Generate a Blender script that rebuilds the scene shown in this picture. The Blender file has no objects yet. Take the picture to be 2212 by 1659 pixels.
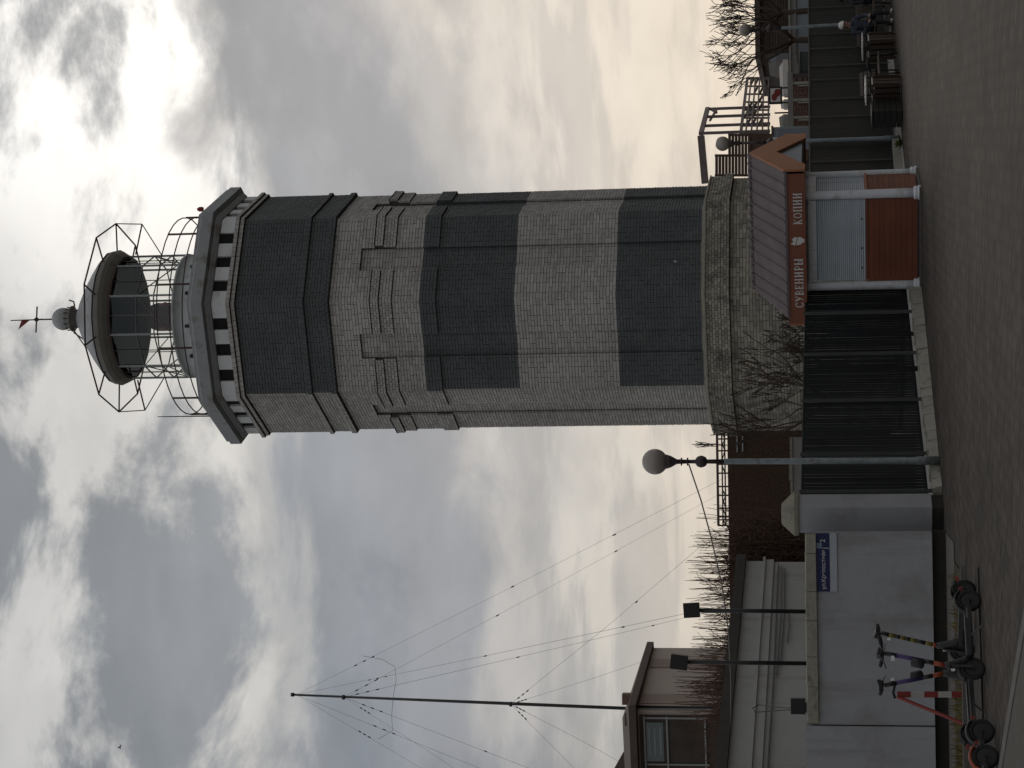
import bpy, bmesh, math, random
from mathutils import Vector, Matrix
random.seed(7)
R_ = math.radians
scene = bpy.context.scene
COL = scene.collection

# ------------------------------------------------------------------ camera
FPX, CX, CY = 4320.0, 1106.0, 829.5          # focal length and centre, in units of a 2212 x 1659 picture
PITCH = math.atan((1795 - 1106) / FPX); ROLL = .016; EYE = 1.65
cp, sp = math.cos(PITCH), math.sin(PITCH)
cam = bpy.data.cameras.new('camera'); cam_o = bpy.data.objects.new('camera', cam); COL.objects.link(cam_o)
cam.sensor_fit = 'HORIZONTAL'; cam.sensor_width = 36; cam.lens = FPX / 2212 * 36
cam.clip_start = .1; cam.clip_end = 3000
Fv = Vector((0, cp, sp)); R0 = Vector((1, 0, 0)); U0 = Vector((0, -sp, cp))
rv = (R0 - ROLL * U0).normalized(); uv = (U0 + ROLL * R0).normalized()
# the photograph was taken with the camera turned on its side: up in the place is left in the picture
cam_o.matrix_world = Matrix(((-uv.x, rv.x, -Fv.x, 0), (-uv.y, rv.y, -Fv.y, 0), (-uv.z, rv.z, -Fv.z, EYE), (0, 0, 0, 1)))
scene.camera = cam_o

def at(x, y, Y):
    a = (CY - y) / FPX; b = (CX - x) / FPX
    A = a + b * ROLL; B = b - a * ROLL
    d = Vector((A, cp - sp * B, sp + cp * B)); k = Y / d.y
    return Vector((d.x * k, Y, EYE + d.z * k))
def ground(x, y, z=0.0):
    p = at(x, y, 1.0); d = p - Vector((0, 0, EYE)); k = (z - EYE) / d.z
    return Vector((d.x * k, d.y * k, z))

# ------------------------------------------------------------------ light
SUN_EL, SUN_AZ = R_(19.8), R_(11)
sun_dir = Vector((math.sin(SUN_AZ) * math.cos(SUN_EL), math.cos(SUN_AZ) * math.cos(SUN_EL), math.sin(SUN_EL)))
sl = bpy.data.lights.new('sun', 'SUN'); so = bpy.data.objects.new('sun', sl); COL.objects.link(so)
sl.energy = .5; sl.angle = R_(16); sl.color = (1, .93, .82)
so.rotation_euler = (-sun_dir).to_track_quat('-Z', 'Y').to_euler()

world = bpy.data.worlds.new('World'); scene.world = world; world.use_nodes = True
nt = world.node_tree; nt.nodes.clear()
def N(t, **k):
    n = nt.nodes.new(t)
    for a, b in k.items(): setattr(n, a, b)
    return n
def L(a, b): nt.links.new(a, b)
def val(x):
    return x
def M(op, a, b=None, c=None, clamp=False):
    n = N('ShaderNodeMath', operation=op); n.use_clamp = clamp
    for i, v in enumerate((a, b, c)):
        if v is None: continue
        if isinstance(v, (int, float)): n.inputs[i].default_value = v
        else: L(v, n.inputs[i])
    return n.outputs[0]
def smooth(v, a, b, o0=0.0, o1=1.0):
    n = N('ShaderNodeMapRange', interpolation_type='SMOOTHSTEP'); L(v, n.inputs[0])
    for i, q in enumerate((a, b, o0, o1)): n.inputs[i + 1].default_value = q
    return n.outputs[0]
def noise(vec, scale, detail=6, rough=.55, dist=0.0, off=(0, 0, 0)):
    mp = N('ShaderNodeMapping'); L(vec, mp.inputs[0]); mp.inputs['Location'].default_value = off
    n = N('ShaderNodeTexNoise'); L(mp.outputs[0], n.inputs['Vector'])
    n.inputs['Scale'].default_value = scale; n.inputs['Detail'].default_value = detail
    n.inputs['Roughness'].default_value = rough; n.inputs['Distortion'].default_value = dist
    return n.outputs['Fac']
tc = N('ShaderNodeTexCoord'); nrm = N('ShaderNodeVectorMath', operation='NORMALIZE'); L(tc.outputs['Generated'], nrm.inputs[0])
D = nrm.outputs[0]
sx = N('ShaderNodeSeparateXYZ'); L(D, sx.inputs[0]); dz = M('MAXIMUM', sx.outputs[2], 0.0)
inv = M('DIVIDE', 1.0, M('ADD', dz, .16))
pl = N('ShaderNodeVectorMath', operation='SCALE'); L(D, pl.inputs[0]); L(inv, pl.inputs['Scale'])
PV = pl.outputs[0]
wv = N('ShaderNodeVectorMath', operation='MULTIPLY'); L(D, wv.inputs[0]); wv.inputs[1].default_value = (1.0, 1.0, 1.9)
WV = wv.outputs[0]
n_big = noise(WV, 4.2, 3, .5, .3, (3.1, 1.7, .4))
n_mid = noise(WV, 9.0, 8, .56, .35, (4.3, 19.3, 8.7))
n_puff = noise(WV, 7.5, 9, .6, .25, (17.6, 1.9, 2.7))
n_fine = noise(WV, 20.0, 7, .56, .2, (1.0, 4.2, 2))
fl_ = N('ShaderNodeVectorMath', operation='MULTIPLY'); L(D, fl_.inputs[0]); fl_.inputs[1].default_value = (1.0, 1.0, 5.0)
n_low = noise(fl_.outputs[0], 8.0, 8, .58, .3, (2.0, 6.2, 1))
dot = N('ShaderNodeVectorMath', operation='DOT_PRODUCT'); L(D, dot.inputs[0]); dot.inputs[1].default_value = sun_dir
wide = smooth(dot.outputs['Value'], .86, 1.0); near = smooth(dot.outputs['Value'], .986, .9998)
el = M('SUBTRACT', dz, M('MULTIPLY', M('MINIMUM', M('MAXIMUM', sx.outputs[0], -.2), .2), .15))
el = M('ADD', el, M('MULTIPLY', M('SUBTRACT', n_big, .5), .10))
el = M('ADD', el, M('MULTIPLY', M('SUBTRACT', n_mid, .5), .12))
def ramp_of(fac, stops):
    r = N('ShaderNodeValToRGB'); L(fac, r.inputs[0]); cr = r.color_ramp; cr.interpolation = 'EASE'
    while len(cr.elements) < len(stops): cr.elements.new(.5)
    for e_, (p_, c_) in zip(cr.elements, stops): e_.position = p_; e_.color = (*c_, 1)
    return r.outputs[0]
# colour of the thin, lit cloud and of the thick, shaded cloud by height above the horizon
thin = ramp_of(el, [(0, (.60, .54, .475)), (.08, (.59, .535, .475)), (.13, (.54, .505, .465)), (.165, (.42, .405, .395)), (.195, (.26, .27, .295)), (.265, (.22, .24, .268)), (.285, (.37, .37, .37)), (.305, (.54, .525, .50)), (.40, (.50, .495, .485)), (.5, (.46, .465, .465)), (1, (.56, .565, .57))])
thick = ramp_of(el, [(0, (.52, .475, .43)), (.10, (.45, .42, .395)), (.16, (.34, .335, .335)), (.20, (.205, .22, .25)), (.265, (.185, .205, .235)), (.30, (.23, .245, .265)), (.36, (.18, .197, .215)), (.45, (.17, .187, .203)), (.65, (.33, .34, .35)), (1, (.48, .485, .49))])
lowz = smooth(dz, .20, .12)
msk = M('ADD', M('MULTIPLY', lowz, n_low), M('MULTIPLY', M('SUBTRACT', 1.0, lowz), n_puff))
msk = smooth(msk, .44, .58)
mixc = N('ShaderNodeMix', data_type='RGBA'); L(msk, mixc.inputs[0]); L(thin, mixc.inputs[6]); L(thick, mixc.inputs[7])
gain = M('ADD', .92, M('MULTIPLY', wide, .30))
gain = M('MULTIPLY', gain, M('ADD', .80, M('MULTIPLY', n_fine, .40)))
hot = M('MULTIPLY', near, M('MULTIPLY', smooth(el, .275, .30), M('SUBTRACT', 1.0, M('MULTIPLY', msk, .7))))
gain = M('ADD', gain, M('MULTIPLY', hot, .8))
cl = N('ShaderNodeVectorMath', operation='SCALE'); L(mixc.outputs[2], cl.inputs[0]); L(M('MULTIPLY', gain, 10.0), cl.inputs['Scale'])
sky = N('ShaderNodeTexSky', sky_type='NISHITA'); sky.sun_disc = False; sky.sun_elevation = SUN_EL; sky.sun_rotation = SUN_AZ
mixs = N('ShaderNodeMix', data_type='RGBA'); mixs.inputs[0].default_value = .05
L(cl.outputs[0], mixs.inputs[6]); L(sky.outputs[0], mixs.inputs[7])
bg = N('ShaderNodeBackground'); bg.inputs[1].default_value = .1; L(mixs.outputs[2], bg.inputs[0])
wo = N('ShaderNodeOutputWorld'); L(bg.outputs[0], wo.inputs[0])
vs = scene.view_settings; vs.view_transform = 'Standard'; vs.look = 'None'; vs.exposure = 0; vs.gamma = 1; vs.use_curve_mapping = False

# ------------------------------------------------------------------ materials
MATS = {}
def mat(name, col, rough=.8, var=.25, scale=4.0, bump=0.0, bscale=40.0, metal=0.0, island=0.0, spec=.3, dirt=None, dscale=1.2, dlo=.52, dhi=.7, streak=None, stlo=.56, sthi=.72, stscale=3.0, stamt=.7):
    if name in MATS: return MATS[name]
    m = bpy.data.materials.new(name); m.use_nodes = True; t = m.node_tree; b = t.nodes['Principled BSDF']
    b.inputs['Roughness'].default_value = rough; b.inputs['Metallic'].default_value = metal
    b.inputs['Specular IOR Level'].default_value = spec
    co = t.nodes.new('ShaderNodeTexCoord'); geo = t.nodes.new('ShaderNodeNewGeometry')
    P = geo.outputs['Position']
    def nz(sc, det=6, rg=.6):
        n = t.nodes.new('ShaderNodeTexNoise'); n.inputs['Scale'].default_value = sc; n.inputs['Detail'].default_value = det
        n.inputs['Roughness'].default_value = rg; t.links.new(P, n.inputs['Vector']); return n.outputs['Fac']
    hsv = t.nodes.new('ShaderNodeHueSaturation'); hsv.inputs['Color'].default_value = (*col, 1)
    mr = t.nodes.new('ShaderNodeMapRange'); t.links.new(nz(scale), mr.inputs[0])
    mr.inputs[1].default_value = .25; mr.inputs[2].default_value = .75
    mr.inputs[3].default_value = 1 - var; mr.inputs[4].default_value = 1 + var
    v = mr.outputs[0]
    if island:
        mi = t.nodes.new('ShaderNodeMapRange'); t.links.new(geo.outputs['Random Per Island'], mi.inputs[0])
        mi.inputs[3].default_value = 1 - island; mi.inputs[4].default_value = 1 + island
        oi = t.nodes.new('ShaderNodeObjectInfo'); mo = t.nodes.new('ShaderNodeMapRange'); t.links.new(oi.outputs['Random'], mo.inputs[0])
        mo.inputs[3].default_value = 1 - island * .8; mo.inputs[4].default_value = 1 + island * .8
        for q in (mi, mo):
            mm = t.nodes.new('ShaderNodeMath'); mm.operation = 'MULTIPLY'; t.links.new(v, mm.inputs[0]); t.links.new(q.outputs[0], mm.inputs[1]); v = mm.outputs[0]
    t.links.new(v, hsv.inputs['Value']); out = hsv.outputs[0]
    if dirt:
        dm = t.nodes.new('ShaderNodeMapRange'); t.links.new(nz(dscale, 8, .65), dm.inputs[0])
        dm.inputs[1].default_value = dlo; dm.inputs[2].default_value = dhi
        mx = t.nodes.new('ShaderNodeMix'); mx.data_type = 'RGBA'; t.links.new(dm.outputs[0], mx.inputs[0]); t.links.new(out, mx.inputs[6])
        mx.inputs[7].default_value = (*dirt, 1); out = mx.outputs[2]
    if streak:
        mp = t.nodes.new('ShaderNodeMapping'); mp.inputs['Scale'].default_value = (1, 1, .09); t.links.new(P, mp.inputs[0])
        n = t.nodes.new('ShaderNodeTexNoise'); n.inputs['Scale'].default_value = stscale; n.inputs['Detail'].default_value = 7; n.inputs['Roughness'].default_value = .65; t.links.new(mp.outputs[0], n.inputs['Vector'])
        dm = t.nodes.new('ShaderNodeMapRange'); t.links.new(n.outputs['Fac'], dm.inputs[0]); dm.inputs[1].default_value = stlo; dm.inputs[2].default_value = sthi; dm.inputs[4].default_value = stamt
        mx = t.nodes.new('ShaderNodeMix'); mx.data_type = 'RGBA'; t.links.new(dm.outputs[0], mx.inputs[0]); t.links.new(out, mx.inputs[6])
        mx.inputs[7].default_value = (*streak, 1); out = mx.outputs[2]
    t.links.new(out, b.inputs['Base Color'])
    if bump:
        bp = t.nodes.new('ShaderNodeBump'); bp.inputs['Strength'].default_value = bump; bp.inputs['Distance'].default_value = .02
        t.links.new(nz(bscale, 5), bp.inputs['Height']); t.links.new(bp.outputs[0], b.inputs['Normal'])
    MATS[name] = m; return m
m_brick = mat('light_brick', (.415, .405, .388), .85, .14, .8, .25, 60, island=.14, streak=(.27, .255, .235), stscale=1.6, stamt=.6)
m_mortar = mat('mortar', (.085, .08, .073), .95, .3, 3)
m_black = mat('black_painted_brick', (.095, .104, .109), .7, .22, 1.5, .3, 60, island=.07, dirt=(.35, .34, .32), dscale=7, dlo=.74, dhi=.78)
m_bmortar = mat('black_painted_joint', (.072, .079, .083), .8, .2)
m_basebrick = mat('weathered_brick', (.31, .29, .245), .9, .28, 1.3, .4, 60, island=.28, dirt=(.12, .115, .10), dscale=2.5)
m_white = mat('white_paint', (.66, .68, .70), .6, .08, 3, dirt=(.4, .4, .39), dscale=2.2, dlo=.55, dhi=.8)
m_grey = mat('grey_paint', (.40, .42, .43), .6, .12, 2.5, dirt=(.27, .25, .22), dscale=3)
m_greyd = mat('gallery_grey_paint', (.30, .32, .335), .65, .14, 2.5, dirt=(.18, .16, .14), dscale=2.5)
m_open = mat('dark_opening', (.02, .02, .022), .9, .1)
m_rust = mat('dark_rail_paint', (.085, .06, .055), .7, .3, 6)
m_railgrey = mat('grey_rail_paint', (.13, .125, .12), .6, .2, 6)
m_roof = mat('lantern_roof_metal', (.29, .30, .315), .5, .12, 3, dirt=(.2, .17, .14), dscale=2.5)
m_fascia = mat('lantern_fascia', (.18, .17, .152), .6, .15, 3)
m_inner = mat('lantern_interior', (.25, .265, .26), .8, .15)
m_optic = mat('lantern_optic', (.05, .02, .035), .4, .2)
m_red = mat('red_paint', (.19, .026, .022), .5, .15)
m_wall = mat('white_render', (.305, .312, .335), .9, .07, 1.0, .25, 30, dirt=(.21, .21, .205), dscale=.9, dlo=.50, dhi=.72, streak=(.185, .18, .168), stscale=3.2, stlo=.53, sthi=.74)
m_wall2 = mat('house_render', (.36, .36, .355), .9, .07, .8, .2, 30, dirt=(.27, .26, .235), dscale=.8, dlo=.55, dhi=.8, streak=(.24, .23, .205), stscale=2.4)
m_cope = mat('mossy_coping_stone', (.255, .24, .195), .95, .35, 5, .8, 25, dirt=(.10, .10, .07), dscale=5)
m_plinthw = mat('whitewashed_plinth', (.33, .32, .28), .95, .25, 4, .6, 20, dirt=(.16, .15, .12), dscale=4)
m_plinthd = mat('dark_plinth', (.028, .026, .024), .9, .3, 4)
m_ground = mat('paving', (.070, .061, .053), .92, .28, .5, .6, 9, spec=.12, dirt=(.095, .088, .08), dscale=1.1, dlo=.60, dhi=.72)
m_kerb = mat('kerb_stone', (.115, .108, .10), .9, .2, 3, .5, 25)
m_walk = mat('side_paving', (.085, .074, .064), .9, .15, 1.5, .4, 14)
m_soil = mat('strip_soil', (.06, .05, .032), .95, .4, 6, .8, 30)
m_grass = mat('dry_grass', (.13, .105, .035), .9, .4, 5, island=.35)
m_fence = mat('fence_green_black', (.012, .014, .016), .6, .3, 3, island=.2, spec=.12)
m_fpost = mat('fence_post_paint', (.055, .06, .058), .5, .2, 4)
m_fright = mat('fence_brown_black', (.015, .0145, .013), .6, .3, 3)
m_fpale = mat('pale_post_edge', (.10, .095, .08), .7, .2, 4)
m_lampp = mat('lamp_post_paint', (.14, .165, .175), .45, .2, 8, .3, 50, dirt=(.07, .06, .05), dscale=9)
m_lampd = mat('lamp_dark_iron', (.06, .045, .05), .5, .2, 8)
m_kcol = mat('kiosk_white_column', (.62, .65, .70), .55, .08, 3, dirt=(.40, .40, .385), dscale=3, streak=(.34, .33, .30), stscale=5)
m_shut = mat('shutter_aluminium', (.53, .59, .65), .45, .1, 2, metal=.0, spec=.5, island=.05, streak=(.33, .36, .38), stscale=4)
m_wood = mat('brown_cladding', (.165, .054, .03), .6, .25, 2.2, .3, 70, island=.12, streak=(.11, .05, .032), stscale=5)
m_gable = mat('orange_fascia_board', (.33, .14, .072), .6, .12, 2.5, .2, 60)
m_sign = mat('sign_board', (.19, .066, .04), .55, .1, 2)
m_tile = mat('purple_brown_roof_tile', (.118, .096, .103), .55, .22, 2, .2, 30, spec=.35, island=.1, streak=(.08, .066, .064), stscale=4)
m_letter = mat('white_lettering', (.58, .565, .565), .6, .03)
m_blue = mat('blue_enamel', (.012, .018, .075), .4, .1, 6)
m_blue2 = mat('sun_bleached_enamel', (.15, .2, .26), .5, .15, 6)
m_bark = mat('bare_bark', (.06, .045, .036), .9, .3, 12)
m_bark2 = mat('reddish_twigs', (.10, .06, .045), .9, .3, 8)
m_brownwall = mat('dark_brown_wall', (.062, .038, .028), .95, .45, 14, 1.0, 25, dirt=(.095, .066, .05), dscale=22, dlo=.55, dhi=.7)
m_beige = mat('beige_render', (.46, .40, .36), .9, .08, .9)
m_beiged = mat('beige_brown_band', (.33, .265, .23), .9, .08, .9)
m_roofd = mat('dark_brown_roofing', (.10, .075, .065), .8, .2, 2)
m_dkhouse = mat('brown_shuttered_facade', (.065, .05, .042), .8, .35, 2)
m_frame = mat('window_frame_white', (.30, .31, .31), .6, .08)
m_pane = mat('window_pane', (.05, .085, .10), .12, .1, spec=.6)
m_blackm = mat('black_metal', (.018, .018, .02), .45, .2, 6)
m_mast = mat('mast_steel', (.05, .05, .055), .5, .2, 3)
m_wire = mat('wire', (.2, .2, .2), .6, .1)
m_pipe = mat('wall_pipe', (.16, .16, .16), .7, .2, 6)
m_perg = mat('pergola_purple_brown', (.19, .155, .155), .6, .25, 4)
m_slat = mat('terrace_slat_wood', (.10, .065, .05), .7, .25, 5)
m_redbrick = mat('red_brown_brick', (.16, .098, .08), .9, .22, 3, .5, 40)
m_pale = mat('pale_blue_grey_panel', (.26, .29, .32), .6, .1, 2)
m_dish = mat('dish_grey', (.17, .16, .15), .6, .1)
m_conc = mat('terrace_concrete', (.22, .21, .20), .9, .2, 2)
m_benchw = mat('bench_wood', (.05, .034, .025), .6, .25, 9)
m_binlid = mat('bin_pale_trim', (.62, .58, .55), .4, .05)
m_tyre = mat('scooter_rubber', (.022, .022, .023), .8, .2, 20)
m_sblack = mat('scooter_black', (.028, .028, .03), .45, .15, 10)
m_sgrey = mat('scooter_grey', (.09, .09, .095), .4, .1, 10)
m_purple = mat('scooter_purple', (.055, .036, .12), .4, .1, 10)
m_orange = mat('scooter_orange', (.26, .055, .025), .45, .1, 10)
m_yellow = mat('scooter_yellow', (.15, .12, .025), .5, .15, 10)
m_reflect = mat('pale_reflector', (.7, .7, .7), .4, .02)
m_skin = mat('skin', (.34, .20, .15), .6, .05)
m_navy = mat('navy_jacket', (.035, .042, .062), .75, .3, 15, .5, 40)
m_dark = mat('dark_trousers', (.022, .023, .028), .85, .2, 10)
m_cap = mat('white_cap', (.65, .62, .60), .8, .05)
m_shoe = mat('pale_shoe', (.5, .48, .45), .7, .05)
m_leaf = mat('weed_leaf', (.10, .14, .04), .8, .25, 9)
# glass
m_glass = bpy.data.materials.new('lantern_glass'); m_glass.use_nodes = True
t = m_glass.node_tree; t.nodes.clear()
o_ = t.nodes.new('ShaderNodeOutputMaterial'); tr = t.nodes.new('ShaderNodeBsdfTransparent'); tr.inputs[0].default_value = (.95, .955, .94, 1)
gl = t.nodes.new('ShaderNodeBsdfGlossy'); gl.inputs['Roughness'].default_value = .05; gl.inputs[0].default_value = (.9, .95, .92, 1)
ms = t.nodes.new('ShaderNodeMixShader'); ms.inputs[0].default_value = .08
t.links.new(tr.outputs[0], ms.inputs[1]); t.links.new(gl.outputs[0], ms.inputs[2]); t.links.new(ms.outputs[0], o_.inputs[0])
# milky lamp globe
m_globe = mat('milky_globe', (.30, .27, .245), .35, .05, 2, spec=.5)
m_globe.node_tree.nodes['Principled BSDF'].inputs['Transmission Weight'].default_value = 0.0

# ------------------------------------------------------------------ mesh helpers
class MB:
    def __init__(s): s.v = []; s.f = []; s.mi = []; s.cur = 0; s.smooth = False; s.sm = []
    def add(s, vs, fs):
        o = len(s.v); s.v += [tuple(v) for v in vs]
        for f in fs: s.f.append([o + i for i in f]); s.mi.append(s.cur); s.sm.append(s.smooth)
        return s
    def frame(s, c, ax, ay, az):     # a box from its centre and three half-axes
        c, ax, ay, az = Vector(c), Vector(ax), Vector(ay), Vector(az)
        vs = [c + i * ax + j * ay + k * az for k in (-1, 1) for j in (-1, 1) for i in (-1, 1)]
        fs = [(0, 2, 3, 1), (4, 5, 7, 6), (0, 1, 5, 4), (2, 6, 7, 3), (0, 4, 6, 2), (1, 3, 7, 5)]
        if ax.cross(ay).dot(az) < 0: fs = [f[::-1] for f in fs]
        return s.add(vs, fs)
    def box(s, x0, x1, y0, y1, z0, z1):
        return s.frame(((x0 + x1) / 2, (y0 + y1) / 2, (z0 + z1) / 2), ((x1 - x0) / 2, 0, 0), (0, (y1 - y0) / 2, 0), (0, 0, (z1 - z0) / 2))
    def bar(s, a, b, w, h=None, up=(0, 0, 1)):
        a, b = Vector(a), Vector(b); d = (b - a)
        if d.length < 1e-6: return s
        z = d.normalized(); u = Vector(up)
        if abs(z.dot(u)) > .98: u = Vector((0, 1, 0))
        x = u.cross(z).normalized(); y = z.cross(x); h = h or w
        return s.frame((a + b) / 2, x * w / 2, y * h / 2, d / 2)
    def tube(s, pts, rads, n=8, caps=True):
        pts = [Vector(p) for p in pts]
        if not isinstance(rads, (list, tuple)): rads = [rads] * len(pts)
        o = len(s.v); pr = None
        for i, p in enumerate(pts):
            d = (pts[min(i + 1, len(pts) - 1)] - pts[max(i - 1, 0)])
            d = d.normalized() if d.length > 1e-9 else Vector((0, 0, 1))
            if pr is None:
                u = Vector((0, 0, 1)) if abs(d.z) < .9 else Vector((1, 0, 0)); x = u.cross(d).normalized()
            else: x = (pr - d * pr.dot(d)); x = x.normalized() if x.length > 1e-6 else Vector((1, 0, 0)).cross(d).normalized()
            pr = x; y = d.cross(x)
            for k in range(n):
                a = 2 * math.pi * k / n; s.v.append(tuple(p + rads[i] * (math.cos(a) * x + math.sin(a) * y)))
        for i in range(len(pts) - 1):
            for k in range(n):
                a, b = o + i * n + k, o + i * n + (k + 1) % n
                s.f.append([a, b, b + n, a + n]); s.mi.append(s.cur); s.sm.append(n > 5)
        if caps:
            s.f.append([o + k for k in range(n)][::-1]); s.mi.append(s.cur); s.sm.append(False)
            e = o + (len(pts) - 1) * n; s.f.append([e + k for k in range(n)]); s.mi.append(s.cur); s.sm.append(False)
        return s
    def lathe(s, c, prof, n=24, a0=0.0, smooth=True, cap0=True, cap1=True):   # prof: (radius, z) list
        o = len(s.v); c = Vector(c)
        for r, z in prof:
            for k in range(n):
                a = a0 + 2 * math.pi * k / n; s.v.append((c.x + r * math.sin(a), c.y - r * math.cos(a), c.z + z))
        for i in range(len(prof) - 1):
            for k in range(n):
                a, b = o + i * n + k, o + i * n + (k + 1) % n
                s.f.append([a, b, b + n, a + n]); s.mi.append(s.cur); s.sm.append(smooth)
        if cap0 and prof[0][0] > 1e-4: s.f.append([o + k for k in range(n)][::-1]); s.mi.append(s.cur); s.sm.append(False)
        if cap1 and prof[-1][0] > 1e-4: e = o + (len(prof) - 1) * n; s.f.append([e + k for k in range(n)]); s.mi.append(s.cur); s.sm.append(False)
        return s
    def prism(s, poly, d):          # poly: 3D points, extruded by d
        poly = [Vector(p) for p in poly]; d = Vector(d); n = len(poly)
        nn = Vector((0, 0, 0))
        for i in range(n): nn += poly[i].cross(poly[(i + 1) % n])
        if nn.dot(d) > 0: poly = poly[::-1]
        vs = poly + [p + d for p in poly]
        return s.add(vs, [tuple(range(n)), tuple(range(2 * n - 1, n - 1, -1))] + [(i, i + n, (i + 1) % n + n, (i + 1) % n) for i in range(n)])
    def mesh(s, name, mats):
        me = bpy.data.meshes.new(name); me.from_pydata(s.v, [], s.f)
        for m in (mats if isinstance(mats, (list, tuple)) else [mats]): me.materials.append(m)
        me.polygons.foreach_set('material_index', s.mi); me.polygons.foreach_set('use_smooth', s.sm); me.update()
        return me
    def build(s, name, mats, parent=None, **k):
        return link(name, s.mesh(name, mats), parent, **k)
def link(name, me, parent=None, **k):
    o = bpy.data.objects.new(name, me); COL.objects.link(o)
    if parent is not None:
        o.parent = parent
        # parts are modelled in world space: undo the parent's own placement
        o.matrix_parent_inverse = PINV.get(parent.name, Matrix.Identity(4))
    tag(o, **k); return o
PINV = {}
def tag(o, label=None, cat=None, group=None, kind=None):
    if label: o['label'] = label
    if cat: o['category'] = cat
    if group: o['group'] = group
    if kind: o['kind'] = kind
    return o
def thing(name, loc, label, cat, group=None, rz=0.0, local=False):
    o = bpy.data.objects.new(name, None); COL.objects.link(o); o.empty_display_size = .2
    o.location = loc; o.rotation_euler = (0, 0, rz); tag(o, label, cat, group)
    if not local:
        PINV[o.name] = (Matrix.Translation(Vector(loc)) @ Matrix.Rotation(rz, 4, 'Z')).inverted()
    return o
def copy_tree(o, parent=None):
    c = o.copy(); COL.objects.link(c)
    if parent is not None: c.parent = parent
    for ch in list(o.children): copy_tree(ch, c)
    return c
def box(*a): return MB().box(*a)

# ------------------------------------------------------------------ the ground
def sheet(name, pts, z, m, kind='structure', **k):
    return MB().add([(p[0], p[1], z) for p in pts], [tuple(range(len(pts)))]).build(name, m, kind=kind, **k)
sheet('ground', [(-1500, -200), (1500, -200), (1500, 2500), (-1500, 2500)], 0.0, m_ground)
# fine joint pattern of the paving: shallow relief only, too small to tell blocks apart
t = m_ground.node_tree; b_ = t.nodes['Principled BSDF']
geo = t.nodes.new('ShaderNodeNewGeometry'); mp = t.nodes.new('ShaderNodeMapping'); mp.inputs['Rotation'].default_value = (0, 0, R_(52))
t.links.new(geo.outputs['Position'], mp.inputs[0])
br = t.nodes.new('ShaderNodeTexBrick'); t.links.new(mp.outputs[0], br.inputs['Vector'])
br.inputs['Scale'].default_value = 1; br.inputs['Brick Width'].default_value = .26; br.inputs['Row Height'].default_value = .13; br.inputs['Mortar Size'].default_value = .011
br.inputs['Color1'].default_value = (1.28, 1.22, 1.18, 1); br.inputs['Color2'].default_value = (.72, .70, .71, 1); br.inputs['Mortar'].default_value = (.35, .35, .35, 1)
src = b_.inputs['Base Color'].links[0].from_socket
mx = t.nodes.new('ShaderNodeMix'); mx.data_type = 'RGBA'; mx.blend_type = 'MULTIPLY'; mx.inputs[0].default_value = .9
t.links.new(src, mx.inputs[6]); t.links.new(br.outputs['Color'], mx.inputs[7]); t.links.new(mx.outputs[2], b_.inputs['Base Color'])

sheet('added_pale_yard', [(-2.2, 32.4), (1.6, 38.6), (9, 52), (9, 70), (-9, 70), (-9, 37)], .006, mat('added_yard_pale_grey', (.26, .25, .235), .9, .2, 1.2))  # pale ground sheet added so bright glints show through the fence gaps
# side pavement with its kerb at the near left
k1, k2 = ground(2212, 1479), ground(2181, 1659)
kd = (k2 - k1).normalized(); kn = Vector((kd.y, -kd.x, 0));  kn = kn if kn.y < 0 else -kn
A = k1 - kd * 6; B = k1 + kd * 14
MB().prism([A, B, B + kn * .16, A + kn * .16], (0, 0, .11)).build('kerb', m_kerb, kind='structure')
MB().prism([A + kn * .162, B + kn * .162, B + kn * 9, A + kn * 9], (0, 0, .1)).build('side_pavement', m_walk, kind='structure')
# planted strip along the wall, with an edging
sheet('strip_bed', [(-9.5, 26.3), (-2.55, 26.0), (-2.55, 28.2), (-9.5, 28.8)], .012, m_soil)
MB().box(-9.5, -2.4, 25.86, 25.97, -.05, .07).build('strip_edging', m_kerb, kind='structure')
MB().prism([(-9.5, 22.0, 0), (-2.2, 23.55, 0), (-2.2, 23.63, 0), (-9.5, 22.08, 0)], (0, 0, .02)).build('paving_edge_line', m_plinthd, kind='structure')
sheet('wall_apron', [(-9.5, 28.9), (-2.3, 28.3), (-2.3, 30.2), (-9.5, 30.2)], .008, m_kerb)
g = MB()
for i in range(2600):
    x = random.uniform(-9.4, -2.7); y = random.uniform(26.1, 28.0 + (-x - 2.7) * .08)
    if random.random() > .35 + .65 * (math.sin(x * 2.1) * .5 + .5): continue
    h = random.uniform(.04, .17); a = random.uniform(0, 6.28); w = random.uniform(.006, .014)
    dx, dy = math.cos(a) * w, math.sin(a) * w; lx, ly = random.uniform(-.06, .06), random.uniform(-.06, .06)
    g.add([(x - dx, y - dy, .01), (x + dx, y + dy, .01), (x + lx, y + ly, h)], [(0, 1, 2)])
g.build('strip_grass', m_grass, kind='stuff', label='dry yellowish grass growing in the strip along the white wall', cat='grass')

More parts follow.
